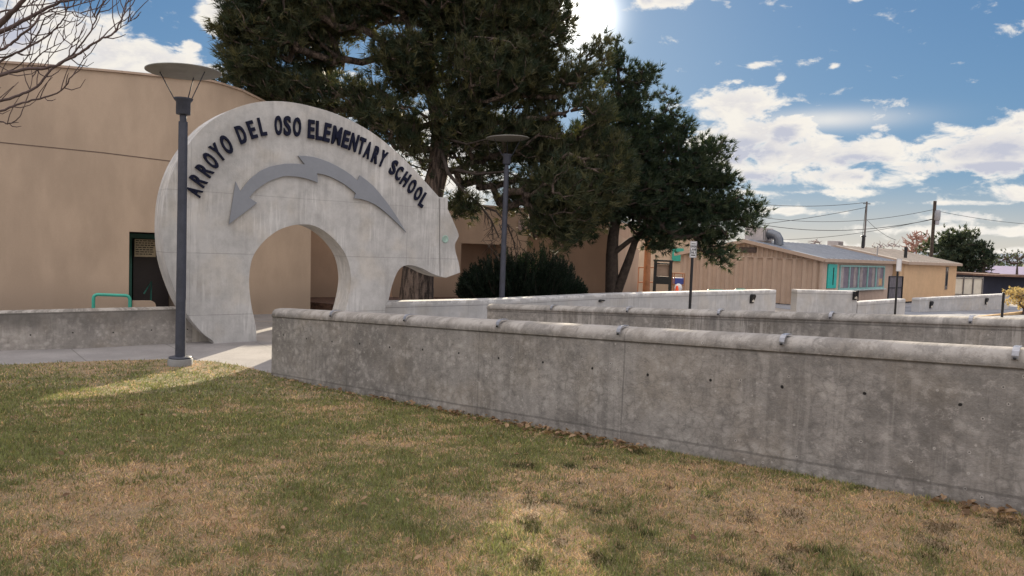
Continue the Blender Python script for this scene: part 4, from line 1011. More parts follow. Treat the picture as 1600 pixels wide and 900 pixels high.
m_.add(V, [(0, 1, 5, 4), (2, 3, 4, 5), (0, 4, 3), (1, 2, 5), (0, 3, 2, 1)]); ro = m_.build('roof', M_['purpleroof'], ho)
c = P(1544.5, 408, 73); m_ = MB(); m_.box((c.x, 74, c.z-.3), (.55, .6, 1.9)); ch = m_.build('chimney', M_['cream'], ro, .05)
m_ = MB(); m_.lathe((c.x, 74, c.z+.652), [(.2, 0), (.2, .2), (.12, .35)], 12); m_.build('chimney_pot', simple('red_clay', (.35, .1, .07)), ch)

def pole_thing(name, px, ytop, Y, r, label, extras=None):
    t = P(px, ytop, Y); base = Vector((t.x, Y, G(Y)-.2)); root = empty(name, base, label, 'utility pole', 'utility poles behind the portables')
    m_ = MB(); m_.tube([base, t], [r*1.15, r], 10); m_.build('pole', M_['barkd'] if r > .1 else simple('grey_pole', (.12, .11, .11)), root)
    return root, t
Y1 = 52; up1, t1 = pole_thing('utility_pole', 1354.5, 315, Y1, .06, 'thin grey pole behind the nearer portable roof')
m_ = MB(); m_.box(t1+Vector((0, 0, -.15)), (.5, .05, .05)); m_.build('cross_arm', M_['black'], up1)
m_ = MB(); m_.tube([Vector((t1.x-.35, Y1, G(Y1))), t1+Vector((-.06, 0, -.3))], .018, 5); m_.build('conduit', M_['black'], up1)
Y2 = 56; up2, t2 = pole_thing('utility_pole', 1461, 314, Y2, .115, 'thick brown utility pole with a grey transformer behind the farther portable')
m_ = MB(); c = P(1465, 336, Y2-.25); m_.lathe(c-Vector((0, 0, .4)), [(.17, 0), (.2, .05), (.2, .7), (.1, .78)], 14); m_.build('transformer', simple('transformer_grey', (.25, .25, .27), .5), up2)
m_ = MB(); c = P(1464.5, 347, Y2-.25); m_.lathe(c-Vector((0, 0, .2)), [(.12, 0), (.14, .05), (.14, .3), (.08, .36)], 12); m_.build('insulator', simple('insulator_grey', (.3, .3, .34), .5), up2)
def wire(a, b, sag, label, r=.016):
    pts = [a.lerp(b, k/16)+Vector((0, 0, -sag*4*(k/16)*(1-k/16))) for k in range(17)]
    m_ = MB(); m_.tube(pts, r, 4, False); tag(m_.build('power_line', M_['black']), label, 'power line', 'overhead wires between the poles')
far_l = P(1130, 312, 50)
wire(far_l, t1+Vector((0, 0, -.05)), .35, 'topmost overhead wire reaching the thin grey pole from the pine')
wire(P(1120, 356, 54), t1+Vector((0, 0, -.4)), .2, 'overhead wire rising steeply from the pine to the thin grey pole')
wire(P(1120, 326, 60), P(1461, 327, Y2), 1.0, 'upper sagging overhead wire ending high on the thick brown pole')
wire(P(1120, 335, 62), P(1461, 342, Y2), 1.1, 'lower sagging overhead wire ending below the transformer of the thick pole', .022)
wire(P(1120, 372, 60), P(1461, 341, Y2), .7, 'lowest overhead wire rising from behind the roof to the thick brown pole')
wire(t1+Vector((0, 0, -1.2)), P(1400, 375, 58), .2, 'short guy wire slanting down to the right from the thin grey pole')
wire(P(1461, 329, Y2), P(1700, 352, 70), .4, 'overhead wire running right from the thick brown pole over the dark tree')

# ------------------------------------------------------------------ trees
def grow(trunk, radii, targets, r_tip=.012, pexp=.47, up=.15, jitter=.08, step=.45, maxr=None, rootfrac=.25):
    """connect foliage targets to the nearest wood; returns segments (a, b, ra, rb)"""
    nodes = []; par = []; isT = []
    for i in range(len(trunk)-1):
        a, b = Vector(trunk[i]), Vector(trunk[i+1]); n = max(1, int((b-a).length/step))
        for k in range(n+(i == len(trunk)-2)):
            nodes.append(a.lerp(b, k/n)); par.append(len(nodes)-2); isT.append(radii[i]+(radii[i+1]-radii[i])*k/n)
    nT = len(nodes); arr = np.array([n[:] for n in nodes]); 
    lo = int(nT*rootfrac)
    tg = [Vector(t) for t in targets]
    dist = [np.min(np.linalg.norm(arr[lo:nT]-np.array(t[:]), axis=1)) for t in tg]
    order = np.argsort(dist)
    cap = 60000; A = np.zeros((cap, 3)); A[:nT] = arr; Ln = nT
    tipidx = []
    depth = [0]*nT
    dpen = np.zeros(cap)
    for oi in order:
        t = np.array(tg[oi][:])
        dv = A[lo:Ln]-t
        dd = np.linalg.norm(dv, axis=1) + np.clip(dv[:, 2], 0, None)*.7 + dpen[lo:Ln]
        j = int(np.argmin(dd))+lo; a = Vector(A[j]); b = Vector(t); L = (b-a).length; n = max(1, int(L/step)); prev = j
        side = Vector((random.gauss(0, 1), random.gauss(0, 1), random.gauss(0, .6)))*jitter*L
        for k in range(1, n+1):
            f = k/n; q = a.lerp(b, f)+side*math.sin(f*math.pi)+Vector((0, 0, up*L*(-math.sin(f*math.pi)*.5)))
            if Ln >= cap: break
            A[Ln] = q; par.append(prev); isT.append(0); dpen[Ln] = dpen[j]+.06*k; prev = Ln; Ln += 1
        tipidx.append(prev)
    cnt = np.zeros(Ln); 
    for i in tipidx: cnt[i] += 1
    for i in range(Ln-1, 0, -1):
        if par[i] >= 0: cnt[par[i]] += cnt[i]
    rad = r_tip*np.maximum(cnt, 1)**pexp
    if maxr: rad = np.minimum(rad, maxr)
    for i in range(nT): rad[i] = max(isT[i], .01)
    segs = []
    for i in range(1, Ln):
        p = par[i]
        if p < 0: continue
        rp = rad[p] if not (p < nT and i >= nT) else min(rad[p], rad[i]*1.25)
        segs.append((A[p], A[i], rp, rad[i]))
    tips = [(A[i], A[i]-A[par[i]]) for i in tipidx]
    return segs, tips
def segmesh(segs, n=5, ntrunk=None):
    m_ = len(segs); a = np.array([s[0] for s in segs]); b = np.array([s[1] for s in segs]); ra = np.array([s[2] for s in segs]); rb = np.array([s[3] for s in segs])
    t = b-a; t /= (np.linalg.norm(t, axis=1, keepdims=True)+1e-9); h = np.where(np.abs(t[:, 2:3]) < .9, [[0, 0, 1.]], [[1., 0, 0]])
    x = np.cross(h, t); x /= np.linalg.norm(x, axis=1, keepdims=True); y = np.cross(t, x)
    V = np.zeros((m_, 2*n, 3))
    for k in range(n):
        c, s = math.cos(2*math.pi*k/n), math.sin(2*math.pi*k/n)
        V[:, k] = a-t*ra[:, None]*.3+(x*c+y*s)*ra[:, None]; V[:, n+k] = b+t*rb[:, None]*.3+(x*c+y*s)*rb[:, None]
    base = (np.arange(m_)*2*n)[:, None]
    f = np.concatenate([base+np.array([[k, (k+1) % n, n+(k+1) % n, n+k]]) for k in range(n)], 1).reshape(-1, 4)
    me = bpy.data.meshes.new('m'); V = V.reshape(-1, 3); me.vertices.add(len(V)); me.vertices.foreach_set('co', V.astype(np.float32).ravel())
    me.loops.add(f.size); me.loops.foreach_set('vertex_index', f.astype(np.int32).ravel()); me.polygons.add(len(f))
    me.polygons.foreach_set('loop_start', np.arange(0, f.size, 4, dtype=np.int32)); me.polygons.foreach_set('loop_total', np.full(len(f), 4, np.int32))
    me.polygons.foreach_set('use_smooth', np.ones(len(f), bool)); me.update(calc_edges=True); return me
def tufts(tips, per, spread, nn, ln, wd, sunvec=None, corridors=(), tone=.5, flat=.7, out=.5):
    """needle fans around twig ends"""
    C = []; D = []
    for p, d in tips:
        d = np.asarray(d)/(np.linalg.norm(d)+1e-9)
        for k in range(per):
            o = rng.normal(0, 1, 3)*spread*np.array([1, 1, flat]); C.append(p+o); D.append(d*out+o/(spread+1e-6)*.35+np.array([0, 0, .5]))
    C = np.array(C); D = np.array(D); D /= np.linalg.norm(D, axis=1, keepdims=True)+1e-9
    for c0_, r_ in corridors:                   # open gaps in the foliage
        s = np.array(sunvec); w = C-np.array(c0_); t = w@s; dist = np.linalg.norm(w-t[:, None]*s, axis=1); k = (dist > r_*rng.uniform(.75, 1.1, len(C))) | (rng.random(len(C)) < .04); C, D = C[k], D[k]
    n = len(C); tint = np.clip(tone+rng.normal(0, .3, n), 0, 1)
    base = np.repeat(C, nn, 0); dd = np.repeat(D, nn, 0)+rng.normal(0, .48, (n*nn, 3)); dd /= np.linalg.norm(dd, axis=1, keepdims=True)
    base = base + rng.normal(0, ln*.10, base.shape)
    L = ln*rng.uniform(.6, 1.2, (n*nn, 1)); sd = np.cross(dd, rng.normal(0, 1, dd.shape)); sd /= np.linalg.norm(sd, axis=1, keepdims=True)
    V = np.stack([base-sd*wd, base+sd*wd, base+dd*L], 1).reshape(-1, 3)
    return V, np.repeat(tint, nn)*rng.uniform(.7, 1.2, n*nn)
def lobes_to_targets(lobes, per_m3, minn=20):
    T = []
    for px, py, rx, ry, Y, ry3 in lobes:
        c = P(px, py, Y); sx, sz = rx*Y/F, ry*Y/F; sy = ry3
        vol = 4.19*sx*sz*sy; n = max(minn if rx > 29 else 6, int(vol*per_m3))
        v = rng.normal(0, 1, (n, 3)); v /= np.linalg.norm(v, axis=1, keepdims=True); r = rng.random((n, 1))**(1/2.4)
        v = v*r*np.array([sx, sy, sz]); T += [tuple(np.array(c[:])+q) for q in v]
    return T
# openings that let shafts of sun reach the lawn and the path
sun_gaps = [(PG(835, 872)[:], .5), (PG(300, 572)[:], .4), (PG(350, 556)[:], .4), (PG(400, 545)[:], .4), (PG(415, 528)[:], .5), (PG(410, 518)[:], .5)]
def make_tree(name, label, trunk, radii, T, mat, bark, per, spread, nn, ln, wd, tone=.5, group=None, r_tip=.012, pexp=.47, gaps=(), cat='tree', step=.45, flat=.7, rootfrac=.25, maxr=None, sides=6, up=.15):
    segs, tips = grow(trunk, radii, T, r_tip, pexp, step=step, rootfrac=rootfrac, maxr=maxr, up=up)
    for c0_, r_ in gaps:                        # thin twigs do not cross the openings either
        sv = np.array(sundir); keep = []
        for sg in segs:
            w = (sg[0]+sg[1])/2-np.array(c0_); t = w@sv
            if not (sg[2] < .055 and np.linalg.norm(w-t*sv) < r_*.8): keep.append(sg)
        segs = keep
    root = empty(name, Vector(trunk[0]), label, cat, group)
    link('trunk', segmesh(segs, sides), bark, root)
    if per:
        V, c = tufts(tips, per, spread, nn, ln, wd, sundir, gaps, tone, flat); tris('crown', V, mat, root, c)
    return root
# big ponderosa
BY = 21.0
tb = P(650, 468, BY); 
trunk = [Vector((tb.x, BY, -.3)), P(655, 400, BY), P(668, 330, BY), P(684, 270, BY), P(688, 200, BY+.2), P(672, 130, BY+.3), P(668, 40, BY+.3), P(672, -80, BY+.3), P(670, -240, BY+.3), P(672, -400, BY+.3)]
rad = [.55, .45, .38, .32, .26, .22, .18, .14, .1, .04]
L1 = [(425, 20, 70, 80, 20, 1.6), (398, 115, 52, 42, 20, 1.3), (470, 150, 75, 32, 20.5, 1.3), (520, 10, 80, 50, 21, 1.6), (500, 90, 40, 40, 21.5, 1.2), (600, 190, 60, 35, 20.5, 1.2), (640, 100, 55, 50, 21, 1.5),
      (640, -30, 110, 60, 21, 1.8), (750, 10, 95, 80, 21, 1.8), (845, 30, 52, 60, 20.5, 1.2), (770, 110, 80, 60, 20.5, 1.7), (715, 185, 50, 40, 20.6, 1.0), (840, 130, 55, 45, 21, 1.2), (905, 110, 30, 28, 20, .7), (760, 220, 80, 45, 21, 1.2),
      (860, 225, 75, 60, 21, 1.3), (920, 180, 40, 40, 19.8, .9), (890, 300, 70, 60, 19.6, 1.3), (820, 310, 45, 35, 20.8, .8), (868, 360, 50, 28, 19.6, .9), (945, 270, 40, 70, 20, 1.0), (724, 322, 30, 14, 20, .4), (745, 278, 40, 20, 20.8, .7), (640, 222, 28, 34, 20.6, .8), (664, 262, 15, 20, 20.6, .4),
      (560, 150, 50, 25, 20.5, .9), (440, -90, 110, 70, 21, 2.2), (640, -160, 150, 90, 21.5, 2.6), (820, -90, 90, 70, 21, 2.0), (700, -320, 100, 100, 21.5, 2.4), (370, 60, 25, 60, 20, .9), (935, 90, 22, 30, 20.4, .6)]
T = lobes_to_targets(L1, 42, 34)
big = make_tree('pine_tree', 'largest ponderosa pine with long brownish needles, trunk rising behind the bear head', trunk, rad, T, M_['needle'], M_['bark'], 4, .15, 15, .25, .0125, .28, 'pines in front of the school', r_tip=.010, gaps=sun_gaps, maxr=.10)
# second pine
TY = 25.0
tb = P(957, 460, TY)
trunk = [Vector((tb.x, TY, -.3)), P(956, 400, TY), P(958, 370, TY), P(965, 320, TY), P(975, 240, TY), P(968, 150, TY), P(963, 62, TY)]
rad = [.26, .22, .2, .17, .13, .08, .03]
L2 = [(964, 72, 9, 20, TY, .35), (966, 102, 24, 18, TY, .6), (952, 130, 22, 14, TY, .6), (995, 125, 30, 18, TY, .8), (1013, 112, 12, 12, TY, .4), (984, 160, 40, 20, TY, 1.0), (960, 190, 34, 22, TY, 1.0), (1008, 195, 26, 18, TY, .8), (930, 225, 42, 34, TY, 1.2), (985, 240, 50, 34, TY, 1.3),
      (1046, 156, 10, 18, TY, .35), (1042, 185, 24, 18, TY, .7), (1062, 205, 24, 16, TY, .7), (1040, 225, 36, 20, TY, 1.0), (1085, 245, 34, 22, TY, 1.0), (1118, 222, 20, 15, TY, .6), (1128, 245, 16, 12, TY, .5), (1060, 275, 60, 26, TY, 1.3), (1118, 285, 34, 24, TY, .9), (1000, 305, 70, 42, TY, 1.5), (925, 310, 52, 46, TY, 1.4),
      (1060, 325, 66, 26, TY, 1.3), (1122, 325, 40, 24, TY, 1.0), (1160, 318, 22, 16, TY-.2, .6), (1182, 330, 18, 14, TY-.3, .5), (1152, 345, 26, 12, TY-.3, .6), (1176, 352, 14, 8, TY-.4, .4), (1105, 365, 48, 18, TY-.5, .9), (1116, 392, 32, 16, TY-.6, .6), (1128, 408, 18, 8, TY-.6, .4), (1035, 355, 60, 20, TY-.3, 1.0), (900, 362, 40, 18, TY, .8), (1032, 383, 30, 9, TY-.5, .5)]
T = lobes_to_targets(L2, 46, 26)
pt2 = make_tree('pine_tree', 'dark green bushy pine with twin leaning stems in front of the portable classroom', trunk, rad, T, M_['needle2'], M_['barkd'], 5, .14, 14, .21, .0135, .24, 'pines in front of the school', r_tip=.010, gaps=sun_gaps, rootfrac=.42, maxr=.08)
db = MB()
for pp, r in (([(690, 235), (700, 270), (725, 300), (752, 322), (768, 345), (780, 372)], .06), ([(725, 300), (715, 315), (700, 322)], .03), ([(752, 322), (775, 330), (792, 350), (803, 378), (806, 398)], .035), ([(768, 345), (770, 365), (768, 385)], .02), ([(780, 350), (788, 370), (786, 392)], .016), ([(792, 350), (806, 362), (812, 380)], .014), ([(692, 262), (745, 272), (790, 268), (830, 285)], .05), ([(745, 272), (775, 290), (790, 310)], .022), ([(688, 215), (730, 225), (770, 215)], .045)):
    pts = [P(x, y, 19.9+.25*math.sin(x*.3)) if k else P(x, y, 20.6) for k, (x, y) in enumerate(pp)]
    db.tube(pts, [r*(1-.75*k/(len(pts)-1)) for k in range(len(pts))], 6)
    for k in range(1, len(pts)):
        for _ in range(5):
            q = pts[k-1].lerp(pts[k], random.random()); db.tube([q, q+Vector((random.gauss(0, .12), random.gauss(0, .1), random.uniform(-.25, .02))), q+Vector((random.gauss(0, .2), random.gauss(0, .15), random.uniform(-.5, -.1)))], [.009, .007, .004], 4, False)
db.build('drooping_bough', M_['barkd'], big)
# its second, leaning stem
m_ = MB(); m_.tube([P(962, 462, TY-.1), P(972, 435, TY-.1), P(983, 405, TY-.15), P(992, 378, TY-.2), P(1010, 350, TY-.2), P(1040, 320, TY)], [.17, .16, .14, .11, .08, .05], 8); m_.build('leaning_stem', M_['barkd'], pt2)
m_ = MB(); m_.tube([P(960, 395, TY-.1), P(985, 375, TY-.2), P(1015, 362, TY-.3), P(1060, 352, TY-.3), P(1100, 362, TY-.4)], [.1, .09, .075, .055, .03], 7); m_.build('limb', M_['barkd'], pt2)

# drooping bare bough of the big pine by the bear's nose is grown by the targets above
# juniper bush
def juniper():
    base = P(815, 462, 22.5); base.z = -.25; root = empty('juniper_bush', base, 'dark spiky juniper bush behind the pale wall, beside the far lamp post', 'bush')
    V = []; stems = []
    pro = [(716, 440), (722, 425), (745, 405), (765, 398), (782, 395), (795, 380), (800, 398), (815, 392), (832, 388), (845, 378), (852, 372), (857, 395), (872, 392), (882, 400), (900, 425), (918, 452)]
    xs = [p[0] for p in pro]; ys = [p[1] for p in pro]
    for i in range(620):
        px = random.uniform(712, 918); Y = random.uniform(21.3, 23.6); yt = np.interp(px, xs, ys); f = random.random()**.55
        py = 462-(462-yt)*f*(random.uniform(.86, 1.1) if random.random() < .9 else random.uniform(1.1, 1.28)); tip = P(px, py, Y)
        b = base+Vector(((tip.x-base.x)*.55+random.gauss(0, .15), (Y-22.5)*.5, 0)); mid = b.lerp(tip, .5)+Vector(((tip.x-base.x)*.12, 0, -.05))
        stems.append([b, mid, tip])
        n = 34
        for k in range(n):
            t = .2+.8*k/n; q = b*(1-t)**2+mid*2*t*(1-t)+tip*t*t; dirv = (tip-mid).normalized()
            for _ in range(3):
                d = dirv+Vector((random.gauss(0, .38), random.gauss(0, .38), random.gauss(0, .38))); d.normalize(); sd = d.cross(Vector((random.random()-.5, random.random()-.5, random.random()-.5))).normalized()*.016
                L = .17*(1.15-.65*t); q2 = q+Vector((random.gauss(0, .02), random.gauss(0, .02), random.gauss(0, .02)))
                V += [q2-sd, q2+sd, q2+d*L]
    V = np.array([v[:] for v in V]); c = np.repeat(np.clip(rng.normal(.3, .2, len(V)//9), 0, 1), 3)
    tris('foliage', V, M_['juniper'], root, c)
    m_ = MB()
    for s in stems[:200]: m_.tube(s, [.02, .014, .005], 4, False)
    m_.build('stems', M_['barkd'], root)
juniper()

# bare tree overhanging from the left
def bare_left():
    Y = 7.4; root_p = P(-420, 500, Y); root_p.z = G(Y); root = empty('bare_tree', root_p, 'leafless tree whose thin branches reach in at the upper left corner', 'tree')
    paths = [([(-200, 150), (-60, 95), (0, 38), (22, 15), (48, -12), (70, -40)], .042), ([(-200, 150), (-80, 80), (5, 49), (30, 36), (60, 20), (95, 3), (130, -4), (165, -20)], .030),
             ([(-60, 95), (0, 78), (20, 66), (52, 40), (62, 25), (84, 14), (120, 8), (140, -2)], .016), ([(-200, 200), (-60, 130), (0, 95), (40, 76), (75, 55), (95, 36), (106, 10), (110, -20)], .016),
             ([(-200, 200), (-60, 140), (0, 117), (40, 108), (80, 105), (105, 93), (130, 80), (155, 62), (178, 52), (190, 30), (198, 8), (206, -14)], .020),
             ([(-60, 160), (0, 158), (30, 149), (58, 135), (80, 108), (112, 86), (135, 58), (150, 30), (160, 3), (166, -20)], .016), ([(-60, 180), (0, 173), (30, 162), (62, 154), (95, 142), (112, 120), (126, 100), (134, 84)], .013),
             ([(-60, 186), (0, 190), (12, 194), (28, 185), (38, 165), (50, 120), (40, 60)], .009), ([(-60, 80), (0, 90), (40, 75), (60, 50), (75, 26), (112, 18), (140, 27), (152, 24)], .010), ([(178, 52), (196, 38), (204, 33), (212, 28), (217, 23)], .005),
             ([(-60, 40), (0, 18), (40, 10), (80, 5), (110, -6)], .012), ([(-60, 120), (10, 112), (45, 85), (48, 40), (50, 10), (60, -20)], .008), ([(105, 93), (112, 70), (118, 55), (122, 20), (128, -8)], .007), ([(40, 108), (62, 85), (90, 70), (110, 52), (118, 30)], .007)]
    m_ = MB(); tw = MB()
    tr = [root_p, P(-400, 350, Y), P(-330, 250, Y), P(-200, 150, Y)]
    m_.tube(tr, [.16, .13, .1, .05], 10); m_.tube([P(-330, 250, Y), P(-250, 230, Y), P(-200, 200, Y)], [.08, .05, .03], 8); m_.tube([P(-250, 230, Y), P(-120, 200, Y), P(-60, 183, Y)], [.05, .03, .015], 8); m_.tube([P(-200, 150, Y), P(-100, 60, Y), P(-60, 60, Y)], [.05, .03, .015], 8)
    m_.tube([P(-400, 350, Y), P(-450, 150, Y+.5), P(-480, -100, Y+.5)], [.12, .08, .03], 8)
    for k, (pp, r) in enumerate(paths):
        yo = [random.uniform(-.35, .35)]
        for _ in pp[1:]: yo.append(yo[-1]+random.uniform(-.08, .08))
        if pp[0][0] <= -200: yo[0] = 0
        pts = [P(x, y, Y+o) for (x, y), o in zip(pp, yo)]
        # smooth
        sp = []
        for i in range(len(pts)-1):
            p0, p1, p2, p3 = pts[max(i-1, 0)], pts[i], pts[i+1], pts[min(i+2, len(pts)-1)]
            for q in range(5):
                t = q/5; sp.append(.5*((2*p1)+(-p0+p2)*t+(2*p0-5*p1+4*p2-p3)*t*t+(-p0+3*p1-3*p2+p3)*t**3))
        sp.append(pts[-1]); n = len(sp)
        sp = [q + Vector((random.gauss(0, .004), 0, random.gauss(0, .004))) for q in sp]
        m_.tube(sp, [max(r*(1-.78*i/n), .0028) for i in range(n)], 6)
        L = 0
        for i in range(2, n-1):
            if random.random() < .36:
                d = (sp[i+1]-sp[i]).normalized(); sgn = random.choice((-1, 1)); ax = Vector((0, 1, 0)); s = d.cross(ax)*sgn; s = (s + Vector((0, random.uniform(-.4, .4), .25))).normalized()
                ln = random.uniform(.08, .34); q = sp[i]; pts2 = [q, q+(d*.6+s*.7)*ln*.4, q+(d*.8+s*.7)*ln*.75+Vector((0, 0, .02)), q+(d*.9+s*.6)*ln+Vector((0, 0, .06*ln*8*.5))]
                tw.tube(pts2, [.0058, .005, .004, .0025], 4, False)
    m_.build('trunk', M_['twig'], root); tw.build('twigs', M_['twig'], root)
bare_left()

# far evergreen, bare and pinkish trees
def far_tree(name, label, px, lobes, Y, mat, bark, dens, per, spread, nn, ln, wd, tone, bare=False, ybase=430, rtip=.02):
    b = P(px, ybase, Y); b.z = G(Y); T = lobes_to_targets([(a, c, rx, ry, Y, d) for a, c, rx, ry, d in lobes], dens, 10)
    top = P(px, min(l[1] for l in lobes), Y)
    make_tree(name, label, [b, b.lerp(top, .35), b.lerp(top, .7), top.lerp(b, .1)], [.22, .16, .09, .03], T, mat, bark, 0 if bare else per, spread, nn, ln, wd, tone, 'trees beyond the portables', r_tip=rtip, step=.7, sides=4, rootfrac=.3)
far_tree('evergreen_tree', 'broad dark evergreen tree right of the thick utility pole', 1497, [(1500, 385, 30, 26, 2.2), (1488, 372, 16, 14, 1.2), (1515, 405, 28, 22, 2.0), (1480, 400, 22, 26, 1.8), (1505, 425, 34, 16, 2)], 66, M_['evergreen'], M_['barkd'], 3.4, 7, .30, 10, .34, .05, .35)
far_tree('evergreen_tree', 'slim dark evergreen tree leaning beside the cream chimney', 1538, [(1537, 384, 8, 12, .6), (1534, 400, 14, 16, .9), (1546, 398, 8, 10, .6)], 64, M_['evergreen'], M_['barkd'], 7, 7, .22, 10, .28, .045, .2)
far_tree('evergreen_tree', 'small dark tree tucked between the pole and the broad evergreen', 1452, [(1452, 388, 10, 16, 1.2)], 68, M_['evergreen'], M_['barkd'], 5, 6, .3, 10, .3, .05, .5)
M_['pinktwig'] = simple('pinkish_twigs', (.34, .2, .16), .9)
far_tree('bare_tree', 'pinkish leafless tree left of the thick utility pole', 1432, [(1432, 376, 22, 16, 2.0), (1440, 366, 12, 10, 1.4), (1422, 386, 16, 10, 1.4)], 80, None, M_['pinktwig'], 9, 0, 0, 0, 0, 0, 0, True, rtip=.032)
far_tree('bare_tree', 'tangled leafless tree with a few leaves above the purple roof at the right edge', 1590, [(1590, 402, 30, 12, 2.5), (1570, 410, 14, 8, 1.4)], 62, M_['evergreen'], M_['twig'], 5, 2, .25, 6, .22, .03, .9, rtip=.02)
for k, (px, py, rx, ry, lab) in enumerate(((1395, 380, 14, 9, 'right one of the small grey leafless trees over the portable roofs'), (1372, 382, 10, 7, 'middle small grey leafless tree over the portable roofs'), (1272, 378, 16, 6, 'left one of the small grey leafless trees over the portable roofs'))):
    far_tree('bare_tree', lab, px, [(px, py, rx, ry, 2.0)], 110, None, simple('grey_twigs', (.25, .2, .2)), 3, 0, 0, 0, 0, 0, 0, True, rtip=.03)
# golden shrub
sp_ = P(1600, 480, 36); sp_.z = G(36); sroot = empty('golden_shrub', sp_, 'golden yellow dry shrub at the right edge past the far wall', 'shrub')
T = lobes_to_targets([(1598, 460, 22, 12, 36, .7), (1585, 455, 10, 8, 36, .4), (1625, 462, 24, 14, 36, .8), (1600, 474, 24, 8, 36, .7)], 60, 30)
segs, tips = grow([sp_, sp_+Vector((0, 0, .3))], [.08, .05], T, .006, step=.2, rootfrac=0)
link('stems', segmesh(segs, 4), M_['twig'], sroot); V, c = tufts(tips, 5, .12, 9, .12, .022, None, (), .6); tris('foliage', V, M_['yellowleaf'], sroot, c)

# distant hills and the belt of trees on the horizon
V = []; Fs = []; n = 160
for i in range(n+1):
    az = R(-60+120*i/n); h = 32+34*fbm(np.array([i*.12]), np.array([.3]), 31, 5)[0]+18*math.sin(i*.05)
    for r, z in ((3000, -8), (3500, h), (4400, h*1.2)): V.append((math.sin(az)*r, math.cos(az)*r, z))
for i in range(n):
    for k in range(2): Fs.append((i*3+k, i*3+3+k, i*3+4+k, i*3+1+k))
tag(link('hills', pyd(V, Fs), simple('blue_hills', (.12, .16, .24), 1, 0, .2, .01, 0)), kind='structure')  # distance haze put into the blue base colour
C = []
for i in range(2600):
    x = random.uniform(-260, 330); y = random.uniform(170, 280); h = 2.5+4*fbm(np.array([x*.06]), np.array([y*.05]), 12)[0]; C.append((np.array([x, y, G(y)+random.random()**.8*h]), np.array([0, 0, 1.])))
V, c = tufts(C, 3, .9, 8, 1.0, .16, None, (), .5); tag(tris('tree_belt', V, M_['evergreen'], None, c), 'low grey green belt of far trees on the horizon', 'trees', kind='stuff')

# ------------------------------------------------------------------ world
w = bpy.data.worlds.new('World'); scene.world = w; w.use_nodes = True; nt = NT(w.node_tree); bg = w.node_tree.nodes['Background']
sky = nt.new('ShaderNodeTexSky', sky_type='NISHITA'); sky.sun_disc = False
el = math.asin(sundir.z); az = math.atan2(sundir.x, sundir.y)
sky.sun_elevation = el; sky.sun_rotation = az; sky.air_density = 1.0; sky.dust_density = .15; sky.ozone_density = 1.5
tc = nt.new('ShaderNodeTexCoord'); dirv = tc.outputs['Generated']
dn = nt.VM('NORMALIZE', dirv); s_ = nt.sep(dn)
AZ = nt.M('ARCTAN2', s_[0], s_[1]); EL = nt.M('ARCSINE', s_[2])
uv = nt.comb(AZ, EL, 0.0)
def azel(px, py):
    d = ray(px, py).normalized(); return math.atan2(d.x, d.y), math.asin(d.z)
blobs = [(1150, 165, 55, 22, .95), (1195, 215, 65, 32, .95), (1255, 240, 80, 24, .9), (1350, 238, 55, 20, .8), (1370, 195, 15, 20, .75), (1180, 275, 60, 18, .75), (1310, 275, 70, 14, .75), (1550, 235, 75, 26, 1.0), (1450, 262, 60, 12, .75),
         (1500, 336, 40, 9, .8), (1595, 305, 30, 10, .8), (1130, 235, 50, 40, .85), (60, 60, 95, 38, 1.15), (200, 92, 90, 24, 1.0), (345, 30, 24, 26, 1.0), (300, 72, 13, 6, .8), (1180, 103, 10, 4, .65), (1155, 127, 8, 4, .6), (1218, 124, 8, 5, .6), (1305, 103, 6, 4, .6), (1050, -2, 28, 9, .8), (1340, -2, 12, 4, .65),
         (1010, 2, 12, 9, .7), (700, 250, 90, 60, .8), (1450, 390, 400, 8, .5), (1250, 330, 60, 6, .5), (1230, 300, 120, 5, .6), (1500, 318, 100, 4, .55), (1530, 362, 90, 6, .6), (550, 250, 120, 60, .6)]
acc = None
for px, py, sx, sy, wt in blobs:
    a, e = azel(px, py); k = F
    kx, ky = k/sx/1.25, k/sy/1.25
    v = nt.VM('MULTIPLY_ADD', uv, (kx, ky, 0), (-a*kx, -e*ky, 0)); g = nt.M('MULTIPLY', nt.M('POWER', 2.718, nt.M('MULTIPLY', nt.VM('DOT_PRODUCT', v, v), -1.0)), wt)
    acc = g if acc is None else nt.M('MAXIMUM', acc, g)
cv = nt.comb(nt.M('MULTIPLY', AZ, 1.0), nt.M('MULTIPLY', EL, 2.0), 0.0)
n1 = nt.noise(cv, 20, 9, .62, .3); n2 = nt.noise(nt.VM('ADD', cv, (3.1, 1.7, 0)), 9, 5, .55)
dens = nt.M('ADD', acc, nt.M('MULTIPLY', nt.M('SUBTRACT', n1, .5), 2.3))
mask = nt.ramp(dens, .22, .62)
# lens-shaped smooth streak
a, e = azel(1290, 187); v = nt.VM('MULTIPLY_ADD', uv, (F/95, F/14, 0), (-a*F/95, -e*F/14, 0)); st = nt.M('POWER', 2.718, nt.M('MULTIPLY', nt.VM('DOT_PRODUCT', v, v), -1.0))
mask = nt.M('MAXIMUM', mask, nt.M('MULTIPLY', st, .75))
skc = nt.mix(1.0, sky.outputs[0], (.70, .94, 1.36), 'MULTIPLY')
skc = nt.VM('DIVIDE', nt.VM('MULTIPLY', skc, (7.4, 7.4, 7.4)), nt.VM('ADD', skc, (7.4, 7.4, 7.4)))
skc = nt.VM('MULTIPLY', skc, (.75, .93, 1.12))
# warm band of light near the horizon
hz = nt.ramp(EL, -.01, .11, 1, 0)
skc = nt.mix(nt.M('MULTIPLY', hz, .75), skc, (7.9, 6.9, 5.7))
